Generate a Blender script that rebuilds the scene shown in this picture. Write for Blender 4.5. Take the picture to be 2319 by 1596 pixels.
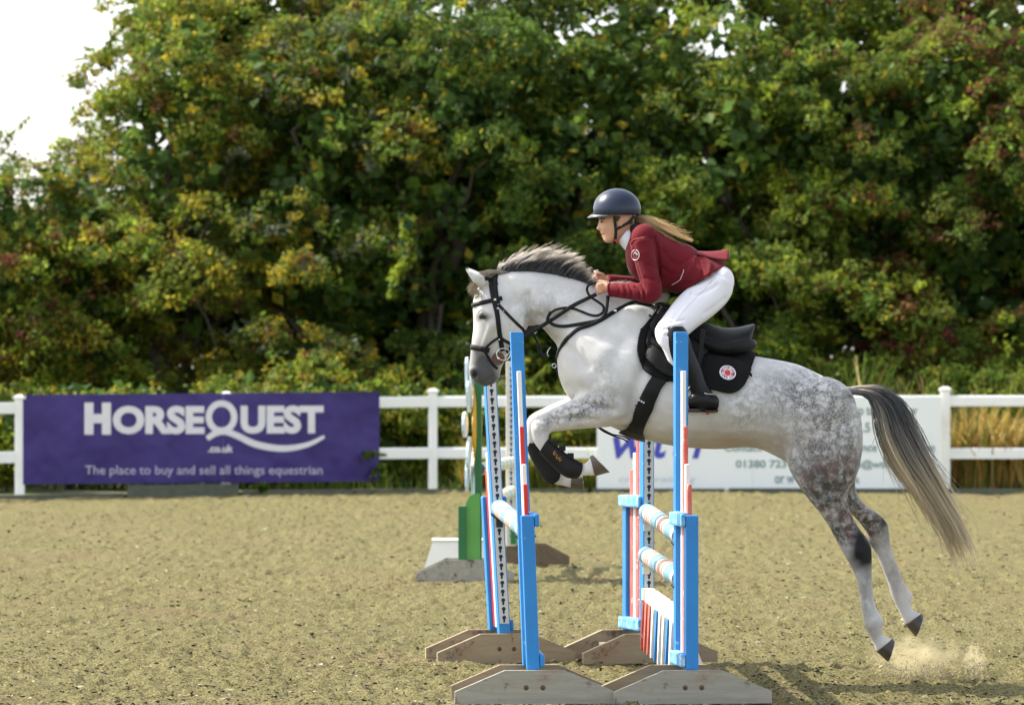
import bpy, bmesh, math, random
import numpy as np
from mathutils import Vector, Matrix
from mathutils.bvhtree import BVHTree
for _o in list(bpy.data.objects):
    bpy.data.objects.remove(_o, do_unlink=True)
random.seed(7); RNG = np.random.default_rng(7)
SC = bpy.context.scene; COL = SC.collection
R = math.radians
# ---------------------------------------------------------------- camera
F, HC, CX, HY = 11070.0, 1.665, 1159.0, 843.0      # focal length and horizon measured on the photograph
cam_d = bpy.data.cameras.new('camera'); cam = bpy.data.objects.new('camera', cam_d); COL.objects.link(cam)
cam.location = (0, 0, HC); cam.rotation_euler = (R(90), 0, 0)
cam_d.sensor_width = 36; cam_d.sensor_fit = 'HORIZONTAL'; cam_d.lens = F/2318*36
cam_d.shift_y = (HY-798)/2318; cam_d.clip_end = 6000
cam_d.dof.use_dof = True; cam_d.dof.focus_distance = 26.1; cam_d.dof.aperture_fstop = 5.6
SC.camera = cam
# ---------------------------------------------------------------- sky, sun, exposure
SUN_TO = Vector((-0.88, 0.34, 1.0)).normalized()           # towards the sun: left, behind the horse, high
world = bpy.data.worlds.new('World'); SC.world = world; world.use_nodes = True
wn = world.node_tree.nodes; wl = world.node_tree.links
bg = wn['Background']; sky = wn.new('ShaderNodeTexSky'); sky.sky_type = 'NISHITA'; sky.sun_disc = False
sky.sun_elevation = math.asin(SUN_TO.z); sky.sun_rotation = math.atan2(SUN_TO.x, SUN_TO.y)
sky.air_density = 1.0; sky.dust_density = 2.2; sky.ozone_density = 1.0; sky.altitude = 50
veil = wn.new('ShaderNodeHueSaturation'); veil.inputs['Saturation'].default_value = 0.38      # thin bright cloud veils the blue
wl.new(sky.outputs[0], veil.inputs['Color']); wl.new(veil.outputs[0], bg.inputs['Color']); bg.inputs['Strength'].default_value = 0.15
sun_d = bpy.data.lights.new('sun', 'SUN'); sun_d.energy = 3.3; sun_d.angle = R(0.8); sun_d.color = (1.0, 0.93, 0.80)
sun = bpy.data.objects.new('sun', sun_d); COL.objects.link(sun); sun.location = SUN_TO*60
sun.rotation_euler = SUN_TO.to_track_quat('Z', 'Y').to_euler()
SC.view_settings.view_transform = 'Standard'; SC.view_settings.look = 'None'
SC.view_settings.exposure = 1.40; SC.view_settings.gamma = 1.0; SC.view_settings.use_curve_mapping = False
SC.render.engine = 'CYCLES'
SC.cycles.use_denoising = True; SC.cycles.max_bounces = 8; SC.cycles.transparent_max_bounces = 12
SC.cycles.volume_bounces = 1

# ---------------------------------------------------------------- helpers
def W(px, py, d):
    return Vector(((px-CX)*d/F, d, HC-(py-HY)*d/F))
def WA(px, py, d):
    px = np.asarray(px, float); py = np.asarray(py, float); d = np.asarray(d, float)
    return np.stack([(px-CX)*d/F, d+0*px, HC-(py-HY)*d/F], -1)
def crop(x0, y0, s):           # converts readings taken on an enlarged region of the photograph
    return lambda x, y: ((x0+x/s)/1.0785, (y0+y/s)/1.0785)
C1 = crop(1050, 550, 3.547); C2 = crop(1400, 440, 3.99); C3 = crop(1500, 740, 4.433); C4 = crop(1200, 880, 3.99)

def tag(o, label=None, cat=None, group=None, kind=None):
    if label: o['label'] = label
    if cat: o['category'] = cat
    if group: o['group'] = group
    if kind: o['kind'] = kind
    return o
def empty(name, loc=(0, 0, 0), rot=(0, 0, 0)):
    o = bpy.data.objects.new(name, None); COL.objects.link(o); o.location = loc; o.rotation_euler = rot
    o.empty_display_size = 0.1
    return o
def link(name, me, mat=None, parent=None, world_space=True, mod=None):
    o = bpy.data.objects.new(name, me); COL.objects.link(o)
    if mat is not None and len(me.materials) == 0: me.materials.append(mat)
    if parent is not None:
        o.parent = parent
        if world_space:
            mw = Matrix.LocRotScale(parent.location, parent.rotation_euler, parent.scale)
            if parent.parent is not None:
                pp = parent.parent
                mw = Matrix.LocRotScale(pp.location, pp.rotation_euler, pp.scale) @ parent.matrix_parent_inverse @ mw
            o.matrix_parent_inverse = mw.inverted()
    return o
def mesh_np(name, V, faces, smooth=True, col=None):
    """V (n,3); faces list of tuples or (m,k) array; col: optional per-vertex rgb"""
    V = np.asarray(V, np.float32)
    me = bpy.data.meshes.new(name)
    if isinstance(faces, np.ndarray):
        m, k = faces.shape
        me.vertices.add(len(V)); me.vertices.foreach_set('co', V.ravel())
        me.loops.add(m*k); me.loops.foreach_set('vertex_index', faces.astype(np.int32).ravel())
        me.polygons.add(m); me.polygons.foreach_set('loop_start', np.arange(0, m*k, k, dtype=np.int32))
        me.polygons.foreach_set('loop_total', np.full(m, k, np.int32))
        me.update(calc_edges=True)
    else:
        me.from_pydata([tuple(v) for v in V], [], [tuple(f) for f in faces])
    me.polygons.foreach_set('use_smooth', np.full(len(me.polygons), smooth, bool))
    if col is not None:
        a = me.color_attributes.new('col', 'FLOAT_COLOR', 'POINT')
        c = np.ones((len(V), 4), np.float32); c[:, :col.shape[1]] = col
        a.data.foreach_set('color', c.ravel())
    me.update()
    return me
def verts_of(me):
    n = len(me.vertices); a = np.empty(n*3, np.float32); me.vertices.foreach_get('co', a); return a.reshape(n, 3)
def normals_of(me):
    n = len(me.vertices); a = np.empty(n*3, np.float32); me.vertices.foreach_get('normal', a); return a.reshape(n, 3)

class MB:      # collects simple solids of ONE part
    def __init__(s): s.V = []; s.Fc = []
    def add(s, V, Fc):
        b = len(s.V); s.V += [tuple(v) for v in V]; s.Fc += [tuple(i+b for i in f) for f in Fc]; return s
    def box(s, a, b, bev=0.0):
        (x0, y0, z0), (x1, y1, z1) = a, b
        if x0 > x1: x0, x1 = x1, x0
        if y0 > y1: y0, y1 = y1, y0
        if z0 > z1: z0, z1 = z1, z0
        if bev <= 0:
            V = [(x0,y0,z0),(x1,y0,z0),(x1,y1,z0),(x0,y1,z0),(x0,y0,z1),(x1,y0,z1),(x1,y1,z1),(x0,y1,z1)]
            return s.add(V, [(0,3,2,1),(4,5,6,7),(0,1,5,4),(1,2,6,5),(2,3,7,6),(3,0,4,7)])
        bm = bmesh.new(); bmesh.ops.create_cube(bm, size=1)
        for v in bm.verts: v.co = Vector(((x0+x1)/2+v.co.x*(x1-x0), (y0+y1)/2+v.co.y*(y1-y0), (z0+z1)/2+v.co.z*(z1-z0)))
        bmesh.ops.bevel(bm, geom=bm.edges[:], offset=bev, segments=2, profile=0.6, affect='EDGES')
        bm.verts.index_update()
        s.add([v.co[:] for v in bm.verts], [[v.index for v in f.verts] for f in bm.faces]); bm.free(); return s
    def tube(s, pts, r, n=8, caps=True):
        pts = [Vector(p) for p in pts]; m = len(pts); rr = r if hasattr(r, '__len__') else [r]*m
        V = []; prev = None
        for i, p in enumerate(pts):
            t = (pts[min(i+1, m-1)]-pts[max(i-1, 0)]).normalized()
            a = prev if prev is not None else (Vector((0, 0, 1)) if abs(t.z) < .9 else Vector((1, 0, 0)))
            u = (a - t*a.dot(t)).normalized(); prev = u; w = t.cross(u)
            for k in range(n):
                th = 2*math.pi*k/n; V.append(p+u*(rr[i]*math.cos(th))+w*(rr[i]*math.sin(th)))
        Fc = []
        for i in range(m-1):
            for k in range(n):
                k2 = (k+1) % n; Fc.append((i*n+k, i*n+k2, (i+1)*n+k2, (i+1)*n+k))
        if caps: Fc += [tuple(range(n-1, -1, -1)), tuple((m-1)*n+k for k in range(n))]
        return s.add(V, Fc)
    def ribbon(s, pts, nrm, w, t):
        """flat strap: centre points, normals, width, thickness"""
        pts = [Vector(p) for p in pts]; m = len(pts); V = []
        for i, p in enumerate(pts):
            tg = (pts[min(i+1, m-1)]-pts[max(i-1, 0)]).normalized(); nn = Vector(nrm[i])
            nn = (nn - tg*nn.dot(tg)).normalized(); b = tg.cross(nn)
            ww = w[i] if hasattr(w, '__len__') else w
            for (sx, sy) in ((-1, 0), (-.8, 1), (.8, 1), (1, 0)): V.append(p+b*(sx*ww/2)+nn*(sy*t))
        Fc = []
        for i in range(m-1):
            for k in range(4):
                k2 = (k+1) % 4; Fc.append((i*4+k, i*4+k2, (i+1)*4+k2, (i+1)*4+k))
        Fc += [(3, 2, 1, 0), tuple((m-1)*4+k for k in range(4))]
        return s.add(V, Fc)
    def prism(s, poly, axis_pts):
        """poly: list of 3D points of one face; axis_pts: extrusion vector"""
        e = Vector(axis_pts); n = len(poly); V = [Vector(p) for p in poly]+[Vector(p)+e for p in poly]
        Fc = [tuple(range(n-1, -1, -1)), tuple(range(n, 2*n))]+[(i, (i+1) % n, n+(i+1) % n, n+i) for i in range(n)]
        return s.add(V, Fc)
    def ball(s, c, r, sc=(1, 1, 1), n=12, m=8):
        V = []; c = Vector(c)
        for j in range(1, m):
            ph = math.pi*j/m
            for i in range(n):
                th = 2*math.pi*i/n; V.append(c+Vector((r*sc[0]*math.sin(ph)*math.cos(th), r*sc[1]*math.sin(ph)*math.sin(th), r*sc[2]*math.cos(ph))))
        V += [c+Vector((0, 0, r*sc[2])), c-Vector((0, 0, r*sc[2]))]; top = len(V)-2
        Fc = [(j*n+i, (j+1)*n+i, (j+1)*n+(i+1) % n, j*n+(i+1) % n) for j in range(m-2) for i in range(n)]
        Fc += [(top, i, (i+1) % n) for i in range(n)]+[(top+1, (m-2)*n+(i+1) % n, (m-2)*n+i) for i in range(n)]
        return s.add(V, Fc)
    def mesh(s, name, smooth=False):
        me = bpy.data.meshes.new(name); me.from_pydata(s.V, [], s.Fc)
        bm = bmesh.new(); bm.from_mesh(me); bmesh.ops.recalc_face_normals(bm, faces=bm.faces); bm.to_mesh(me); bm.free()
        me.polygons.foreach_set('use_smooth', np.full(len(me.polygons), smooth, bool)); me.update(); return me
    def build(s, name, mat, parent=None, smooth=False, world_space=True):
        return link(name, s.mesh(name, smooth), mat, parent, world_space)

def catmull(P, sub):
    P = np.asarray(P, float); n = len(P); out = []
    for i in range(n-1):
        p0, p1, p2, p3 = P[max(i-1, 0)], P[i], P[i+1], P[min(i+2, n-1)]
        for k in range(sub):
            t = k/sub
            out.append(.5*((2*p1)+(-p0+p2)*t+(2*p0-5*p1+4*p2-p3)*t*t+(-p0+3*p1-3*p2+p3)*t**3))
    out.append(P[-1]); return np.array(out)

def hash2(ix, iy, seed):
    h = (ix.astype(np.int64)*374761393 + iy.astype(np.int64)*668265263 + seed*982451653) & 0xffffffff
    h = ((h ^ (h >> 13))*1274126177) & 0xffffffff
    return ((h ^ (h >> 16)) & 0xffff)/65535.0
def vnoise2(x, y, seed=0):
    ix = np.floor(x); iy = np.floor(y); fx = x-ix; fy = y-iy
    fx = fx*fx*(3-2*fx); fy = fy*fy*(3-2*fy); ix = ix.astype(np.int64); iy = iy.astype(np.int64)
    a = hash2(ix, iy, seed); b = hash2(ix+1, iy, seed); c = hash2(ix, iy+1, seed); d = hash2(ix+1, iy+1, seed)
    return (a*(1-fx)+b*fx)*(1-fy)+(c*(1-fx)+d*fx)*fy
def vnoise3(P, s, seed=0):
    return (vnoise2(P[:, 0]*s+13.7, P[:, 2]*s+P[:, 1]*s*.7, seed)+vnoise2(P[:, 1]*s+5.1, P[:, 2]*s-P[:, 0]*s*.6, seed+1))*.5

# ---------------------------------------------------------------- materials
def newmat(name):
    m = bpy.data.materials.new(name); m.use_nodes = True; return m, m.node_tree.nodes, m.node_tree.links
def N(nt, t, **kw):
    n = nt.new(t)
    for k, v in kw.items():
        if k in n.inputs.keys(): n.inputs[k].default_value = v
        else: setattr(n, k, v)
    return n
def ramp(nt, stops, interp='LINEAR'):
    n = nt.new('ShaderNodeValToRGB'); cr = n.color_ramp; cr.interpolation = interp
    while len(cr.elements) < len(stops): cr.elements.new(.5)
    for e, (p, c) in zip(cr.elements, stops):
        e.position = p; e.color = c if len(c) == 4 else (*c, 1)
    return n
def mix(nt, lk, fac, a, b, mode='MIX'):
    n = nt.new('ShaderNodeMix'); n.data_type = 'RGBA'; n.blend_type = mode
    for sock, v in ((0, fac), (6, a), (7, b)):
        if hasattr(v, 'is_linked'): lk.new(v, n.inputs[sock])
        else: n.inputs[sock].default_value = v if sock == 0 else (*v[:3], 1)
    return n.outputs[2]
def paint(name, c1, c2=None, rough=.5, scale=6.0, bump=.0, bscale=60, metal=0.0, wear=None, wscale=9, wpos=.62, spec=.5, stretch=(1, 1, 1)):
    """base colour with soft mottling, optional wear showing another colour, fine relief"""
    m, nt, lk = newmat(name); b = nt['Principled BSDF']
    tc = N(nt, 'ShaderNodeTexCoord'); mp = N(nt, 'ShaderNodeMapping'); mp.inputs['Scale'].default_value = stretch
    lk.new(tc.outputs['Object'], mp.inputs[0])
    n1 = N(nt, 'ShaderNodeTexNoise', Scale=scale, Detail=5.0, Roughness=.6); lk.new(mp.outputs[0], n1.inputs['Vector'])
    rp = ramp(nt, [(.32, (0, 0, 0)), (.68, (1, 1, 1))]); lk.new(n1.outputs[0], rp.inputs[0])
    out = mix(nt, lk, rp.outputs[0], c1, c2 or tuple(x*.8 for x in c1))
    if wear:
        n2 = N(nt, 'ShaderNodeTexNoise', Scale=wscale, Detail=9.0, Roughness=.72); lk.new(mp.outputs[0], n2.inputs['Vector'])
        r2 = ramp(nt, [(wpos, (0, 0, 0)), (wpos+.04, (1, 1, 1))]); lk.new(n2.outputs[0], r2.inputs[0])
        out = mix(nt, lk, r2.outputs[0], out, wear)
    lk.new(out, b.inputs['Base Color']); b.inputs['Roughness'].default_value = rough; b.inputs['Metallic'].default_value = metal
    b.inputs['Specular IOR Level'].default_value = spec
    if bump:
        n3 = N(nt, 'ShaderNodeTexNoise', Scale=bscale, Detail=4.0); lk.new(mp.outputs[0], n3.inputs['Vector'])
        bp = N(nt, 'ShaderNodeBump', Strength=bump, Distance=.004); lk.new(n3.outputs[0], bp.inputs['Height']); lk.new(bp.outputs[0], b.inputs['Normal'])
    return m
def attr_mat(name, rough=.6, transl=0.0, spec=.3, noise=None, sheen=0.0):
    """colour from the mesh's own pigment attribute"""
    m, nt, lk = newmat(name); b = nt['Principled BSDF']
    a = N(nt, 'ShaderNodeVertexColor'); a.layer_name = 'col'
    lk.new(a.outputs[0], b.inputs['Base Color']); b.inputs['Roughness'].default_value = rough; b.inputs['Specular IOR Level'].default_value = spec
    if sheen: b.inputs['Sheen Weight'].default_value = sheen
    if transl:
        tr = N(nt, 'ShaderNodeBsdfTranslucent'); ms = N(nt, 'ShaderNodeMixShader'); ms.inputs[0].default_value = transl
        g = N(nt, 'ShaderNodeGamma'); g.inputs[1].default_value = .85; lk.new(a.outputs[0], g.inputs[0]); lk.new(g.outputs[0], tr.inputs[0])
        lk.new(b.outputs[0], ms.inputs[1]); lk.new(tr.outputs[0], ms.inputs[2]); lk.new(ms.outputs[0], nt['Material Output'].inputs[0])
    return m
# ================================================================ ground
def ground_height(x, y):
    h = .030*(vnoise2(x/1.3, y/1.7, 1)-.5)+.022*(vnoise2(x/.34, y/.5, 2)-.5)
    a = vnoise2(x/.060+.3*y, y/.085, 3); b = vnoise2(x/.045, y/.065-.3*x, 4); c = vnoise2(x/.13, y/.19, 5)
    h += .030*(a-.5)+.055*np.maximum(b-.50, 0)+.022*(c-.5)
    pit = vnoise2(x/.55+9, y/.8, 6); h -= .05*np.clip(pit-.66, 0, 1)*2
    return h-.012
def axis(segs):
    out = []
    for a, b, st in segs: out += list(np.arange(a, b, st))
    return np.array(out+[segs[-1][1]])
gx = axis([(3.4, 5, .03), (5, 8.4, .07), (8.4, 20, 1.2), (20, 200, 30), (200, 3000, 700)])
gx = np.concatenate([-gx[::-1], axis([(-3.4+.021, 3.4-.012, .021)]), gx])
gy = axis([(-60, 20, 8), (20, 23, .3), (23, 30, .042), (30, 40, .08), (40, 69, .16), (69, 90, 3), (90, 400, 62), (400, 4500, 820)])
GX, GY = np.meshgrid(gx, gy); fade = (np.abs(GX) < 9)*((GY > 22) & (GY < 70))
GZ = np.where(fade > 0, ground_height(GX, GY), -.02)
nx, ny = len(gx), len(gy); I = np.arange(nx*ny).reshape(ny, nx)
gf = np.stack([I[:-1, :-1], I[:-1, 1:], I[1:, 1:], I[1:, :-1]], -1).reshape(-1, 4)
m, nt, lk = newmat('arena_sand'); b = nt['Principled BSDF']
geo = N(nt, 'ShaderNodeNewGeometry')
na = N(nt, 'ShaderNodeTexNoise', Scale=1.1, Detail=4.0); nb = N(nt, 'ShaderNodeTexNoise', Scale=9.0, Detail=6.0, Roughness=.7)
nc = N(nt, 'ShaderNodeTexNoise', Scale=75.0, Detail=5.0, Roughness=.75); nd = N(nt, 'ShaderNodeTexNoise', Scale=.55, Detail=3.0)
for q in (na, nb, nc, nd): lk.new(geo.outputs['Position'], q.inputs['Vector'])
ra = ramp(nt, [(.38, (0, 0, 0)), (.62, (1, 1, 1))]); lk.new(na.outputs[0], ra.inputs[0])
rb = ramp(nt, [(.35, (0, 0, 0)), (.65, (1, 1, 1))]); lk.new(nb.outputs[0], rb.inputs[0])
rc = ramp(nt, [(.38, (.10, .09, .085)), (.46, (.62, .60, .57)), (.54, (1.08, 1.08, 1.06)), (.64, (1.65, 1.6, 1.5))]); lk.new(nc.outputs[0], rc.inputs[0])
rd = ramp(nt, [(.55, (0, 0, 0)), (.68, (1, 1, 1))]); lk.new(nd.outputs[0], rd.inputs[0])
c = mix(nt, lk, ra.outputs[0], (.224, .194, .086), (.262, .232, .106))
c = mix(nt, lk, rb.outputs[0], c, (.193, .181, .084))
c = mix(nt, lk, rd.outputs[0], c, (.230, .188, .096))
c = mix(nt, lk, .9, c, mix(nt, lk, 1.0, c, rc.outputs[0], 'MULTIPLY'))
lk.new(c, b.inputs['Base Color']); b.inputs['Roughness'].default_value = .95; b.inputs['Specular IOR Level'].default_value = .1
bp = N(nt, 'ShaderNodeBump', Strength=1.0, Distance=.022); lk.new(nc.outputs[0], bp.inputs['Height']); lk.new(bp.outputs[0], b.inputs['Normal'])
tag(link('ground', mesh_np('ground', np.stack([GX, GY, GZ], -1).reshape(-1, 3), gf), m), 'sandy riding arena surface with rubber flecks and hoof marks', kind='structure')
# loose flecks of rubber and pale grit; extra dark ones stand for shaded clod fronts: nobody could count them
def flecks():
    r = np.random.default_rng(3); n = 56000; y = 23+np.abs(r.random(n))**2.8*44; x = (r.random(n)-.5)*2*(.125*y+.6); z = ground_height(x, y)
    s = (.0034+.0092*r.random(n)**2)*(1+.012*(y-23)); P = np.stack([x, y, z+s*.3], -1)
    T = r.normal(size=(n, 4, 3)); T /= np.linalg.norm(T, axis=2)[..., None]; V = P[:, None]+T*s[:, None, None]*np.array([1.9, 1.4, .75]); V = V.reshape(-1, 3)
    b_ = np.arange(n)[:, None]*4; f = np.concatenate([b_+[0, 1, 2], b_+[0, 3, 1], b_+[0, 2, 3], b_+[1, 3, 2]])
    k = r.random(n)[:, None]; c = np.where(k < .52, np.array([[.024, .022, .020]]), np.where(k < .75, np.array([[.30, .27, .18]]), np.array([[.17, .15, .085]])))*(.6+.8*r.random((n, 1)))
    tag(link('grit', mesh_np('grit', V, f, False, np.repeat(c, 4, 0)), attr_mat('grit_flecks', rough=.9)), 'pale grit and dark flecks of rubber and painted clod shade scattered over the sand', 'grit', kind='stuff')
flecks()
# verge beyond the fence
def verge():
    xs = np.concatenate([np.linspace(-3000, -20, 8), np.linspace(-12, 12, 120), np.linspace(20, 3000, 8)]); ys = np.concatenate([np.linspace(0, 4, 25), [8, 30, 200, 4000]])
    X, Y = np.meshgrid(xs, ys); Y = Y+fence_d_x(np.clip(X, -13.5, 13))+.12
    Z = .012+.04*vnoise2(X*2, Y*2, 11)*(np.abs(X) < 13)+.05*np.clip((Y-69)/2, 0, 1)
    I = np.arange(X.size).reshape(X.shape); f = np.stack([I[:-1, :-1], I[:-1, 1:], I[1:, 1:], I[1:, :-1]], -1).reshape(-1, 4)
    return np.stack([X, Y, Z], -1).reshape(-1, 3), f
def fence_d(px):                       # distance of the fence line, which bends a little
    return float(np.interp(px, [-1400, 45, 980, 3400], [59.6, 64.8, 68.3, 68.3]))
def fence_d_x(x):
    return np.interp(x, [-13.8, -6.52, -1.10, 14], [59.6, 64.8, 68.3, 68.3])
v_, f_ = verge()
tag(link('verge', mesh_np('verge', v_, f_), paint('verge_soil', (.05, .055, .025), (.09, .08, .035), rough=1, scale=.6, bump=.5, bscale=30, wear=(.10, .12, .035), wscale=.25, wpos=.5)), kind='structure')

# ================================================================ fence
PVC = paint('white_pvc', (.90, .90, .88), (.82, .84, .82), rough=.35, scale=2.0, wear=(.62, .67, .56), wscale=6, wpos=.62)
fence = tag(empty('rail_fence', W(980, 1112, 68.3)), 'white plastic two-rail fence with capped posts along the arena edge', 'fence')
posts = [-1360, -890, -420, 45, 512, 980, 1367, 1754, 2140, 2527, 2914, 3300]
def fz(px): return float(np.interp(px, [45, 980, 2140], [1.345, 1.415, 1.44]))
for px in posts:
    d = fence_d(px); p = W(px, 900, d); h = fz(px)-.03
    po = MB().box((p.x-.062, d-.062, -.05), (p.x+.062, d+.062, h), .008).build('post', PVC, fence)
    cp = MB().box((p.x-.085, d-.085, h-.005), (p.x+.085, d+.085, h+.035), .012)
    cp.add([(p.x-.075, d-.075, h+.03), (p.x+.075, d-.075, h+.03), (p.x+.075, d+.075, h+.03), (p.x-.075, d+.075, h+.03), (p.x-.03, d-.03, h+.055), (p.x+.03, d-.03, h+.055), (p.x+.03, d+.03, h+.055), (p.x-.03, d+.03, h+.055)],
           [(0,1,5,4),(1,2,6,5),(2,3,7,6),(3,0,4,7),(4,5,6,7)]).build('post_cap', PVC, po)
def railz(px): return float(np.interp(px, [0, 900, 2200], [1.190, 1.256, 1.268])), float(np.interp(px, [0, 900, 2200], [.542, .541, .534]))
for a, c in zip(posts[:-1], posts[1:]):
    for k in (0, 1):
        za, zc = railz(a)[k], railz(c)[k]; hh = .076
        A = W(a, 900, fence_d(a)); B_ = W(c, 900, fence_d(c)); dirv = Vector((B_.x-A.x, B_.y-A.y, 0)).normalized()
        A = A+dirv*.058; B_ = B_-dirv*.058
        poly = [(A.x, A.y-.03, za-hh), (A.x, A.y-.034, za-hh+.015), (A.x, A.y-.034, za+hh-.015), (A.x, A.y-.02, za+hh), (A.x, A.y+.02, za+hh), (A.x, A.y+.034, za+hh-.015), (A.x, A.y+.034, za-hh+.015), (A.x, A.y+.03, za-hh)]
        MB().prism(poly, (B_.x-A.x, B_.y-A.y, zc-za)).build('rail', PVC, fence)
# timber edging at the fence foot
WOODG = paint('grey_green_timber', (.13, .135, .095), (.075, .085, .06), rough=.9, scale=3, bump=.4, bscale=40, stretch=(1, 4, 6))
for i, (a, c, h) in enumerate([(-380, -30, .06), (-10, 280, .05), (288, 540, .155), (548, 800, .06), (806, 1060, .05), (1070, 1330, .05), (1340, 1640, .05), (1650, 1900, .055), (1910, 2150, .05), (2160, 2420, .05)]):
    A = W(a, 1100, fence_d(a)-.20); B_ = W(c, 1100, fence_d(c)-.20)
    MB().prism([(A.x, A.y-.03, -.05), (A.x, A.y-.03, h), (A.x, A.y+.03, h), (A.x, A.y+.03, -.05)], (B_.x-A.x, B_.y-A.y, 0)).build('edging_board', WOODG, fence)

# ================================================================ banners
def text_mesh(name, body, box, dfun, bold=0.0, shear=0.0):
    cu = bpy.data.curves.new(name, 'FONT'); cu.body = body; cu.offset = bold; cu.shear = shear; cu.resolution_u = 4
    o = bpy.data.objects.new(name, cu); COL.objects.link(o); dg = bpy.context.evaluated_depsgraph_get()
    me = bpy.data.meshes.new_from_object(o.evaluated_get(dg)); bpy.data.objects.remove(o, do_unlink=True); bpy.data.curves.remove(cu)
    V = verts_of(me); lo, hi = V.min(0), V.max(0); x0, y0, x1, y1 = box
    px = x0+(V[:, 0]-lo[0])/(hi[0]-lo[0])*(x1-x0); py = y1-(V[:, 1]-lo[1])/(hi[1]-lo[1])*(y1-y0)
    co = np.array([dfun(a, c) for a, c in zip(px, py)], np.float32)
    me.vertices.foreach_set('co', co.ravel()); me.update(); return me
CB = crop(0, 900, 2.319)
def words(nm, me, mat, parent):          # each printed word a piece of its own
    V = verts_of(me); P = [list(p.vertices) for p in me.polygons]; x = np.array([V[p, 0].mean() for p in P]); lo = np.array([V[p, 0].min() for p in P]); hi = np.array([V[p, 0].max() for p in P])
    o = np.argsort(lo); H = V[:, 2].max()-V[:, 2].min(); grp = np.zeros(len(P), int); g = 0; end = -1e9
    for i in o:
        if end > -1e8 and lo[i]-end > .19*H: g += 1
        grp[i] = g; end = max(end, hi[i])
    for k in range(g+1):
        fs = [P[i] for i in range(len(P)) if grp[i] == k]; ids = sorted({q for f in fs for q in f}); mp = {q: j for j, q in enumerate(ids)}
        link(nm, mesh_np(nm, V[ids], [tuple(mp[q] for q in f) for f in fs], False), mat, parent)
def bl(px, py, off=0.0):            # left banner plane
    d0, d1 = fence_d(52)-.10, fence_d(859)-.10; x0, x1 = (52-CX)*d0/F, (859-CX)*d1/F; k = (d1-d0)/(x1-x0)
    return W(px, py, (d0-k*x0)/(1-k*(px-CX)/F)-off)
def flat_poly(name, px_poly, f, mat, parent):
    return MB().add([f(*p) for p in px_poly], [tuple(range(len(px_poly)))]).build(name, mat, parent)
m, nt, lk = newmat('purple_vinyl'); b = nt['Principled BSDF']
tc = N(nt, 'ShaderNodeTexCoord'); n1 = N(nt, 'ShaderNodeTexNoise', Scale=.9, Detail=3.0); lk.new(tc.outputs['Object'], n1.inputs['Vector'])
rp = ramp(nt, [(.3, (.030, .018, .125)), (.7, (.056, .036, .195))]); lk.new(n1.outputs[0], rp.inputs[0]); lk.new(rp.outputs[0], b.inputs['Base Color'])
b.inputs['Roughness'].default_value = .55; b.inputs['Specular IOR Level'].default_value = .3
n2 = N(nt, 'ShaderNodeTexNoise', Scale=1.6, Detail=2.0); lk.new(tc.outputs['Object'], n2.inputs['Vector'])
bp = N(nt, 'ShaderNodeBump', Strength=.8, Distance=.15); lk.new(n2.outputs[0], bp.inputs['Height']); lk.new(bp.outputs[0], b.inputs['Normal'])
PURPLE = m
PRINTW = paint('white_print', (.76, .75, .78), (.70, .69, .74), rough=.5)
PRINTL = paint('lilac_print', (.48, .45, .58), (.42, .40, .52), rough=.5)
ban = tag(empty('sponsor_banner', bl(455, 1100)), 'purple sponsor banner with white HORSEQUEST lettering and a long swoosh', 'banner')
tl, tr, br, blc = (52, 894), (859, 886.5), (859, 1089), (52, 1096)
for nm, q, pm in (('banner_panel', [tl, (505, 890), (505, 1092.5), blc], PURPLE), ('banner_panel', [(505.6, 890), tr, br, (505.6, 1092.5)], PURPLE)):
    fr = [bl(*p) for p in q]; MB().add(fr+[p+Vector((0, .03, 0)) for p in fr], [(0,1,2,3), (7,6,5,4), (0,4,5,1), (1,5,6,2), (2,6,7,3), (3,7,4,0)]).build(nm, pm, ban)
blt = lambda x, y: bl(x, y, .006)
def cbox(x0, y0, x1, y1, C=CB):
    a, c = C(x0, y0), C(x1, y1); return (a[0], a[1], c[0], c[1])
for nm, body, bx, bold, mt in (('lettering', 'H', (478, 192, 628, 373), .075, PRINTW), ('lettering', 'ORSE', (638, 210, 1158, 371), .05, PRINTW),
                               ('lettering', 'UEST', (1362, 208, 1832, 368), .05, PRINTW), ('web_suffix', '.co.uk', (1178, 430, 1320, 474), .03, PRINTW),
                               ('tagline', 'The place to buy and sell all things equestrian', (482, 548, 1826, 614), .008, PRINTL)):
    words(nm, text_mesh(nm, body, cbox(*bx), blt, bold), mt, ban)
def ring_px(cx, cy, rx, ry, w, n=40, a0=0, a1=360):
    V = []; Fc = []
    for i in range(n+1):
        t = R(a0+(a1-a0)*i/n); V += [(cx+rx*math.cos(t), cy+ry*math.sin(t)), (cx+(rx-w)*math.cos(t), cy+(ry-w)*math.sin(t))]
    for i in range(n): Fc.append((2*i, 2*i+2, 2*i+3, 2*i+1))
    return V, Fc
v_, f_ = ring_px(1254, 274, 90, 95, 36); MB().add([blt(*CB(*p)) for p in v_], f_).build('lettering', PRINTW, ban)
sw = catmull([(1172, 396, 15), (1215, 368, 17), (1270, 356, 17), (1340, 378, 18), (1450, 428, 19), (1600, 452, 18), (1740, 430, 14), (1836, 384, 9)], 6); mb = MB(); V = []
for i, (x, y, w) in enumerate(sw):
    t = sw[min(i+1, len(sw)-1)][:2]-sw[max(i-1, 0)][:2]; t = t/np.hypot(*t); nn = np.array([-t[1], t[0]])
    for s in (1, -1):
        V.append(bl(*CB(x+nn[0]*w*s, y+nn[1]*w*s), .009))
mb.add(V, [(2*i, 2*i+1, 2*i+3, 2*i+2) for i in range(len(sw)-1)]).build('swoosh', PRINTW, ban)

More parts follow.
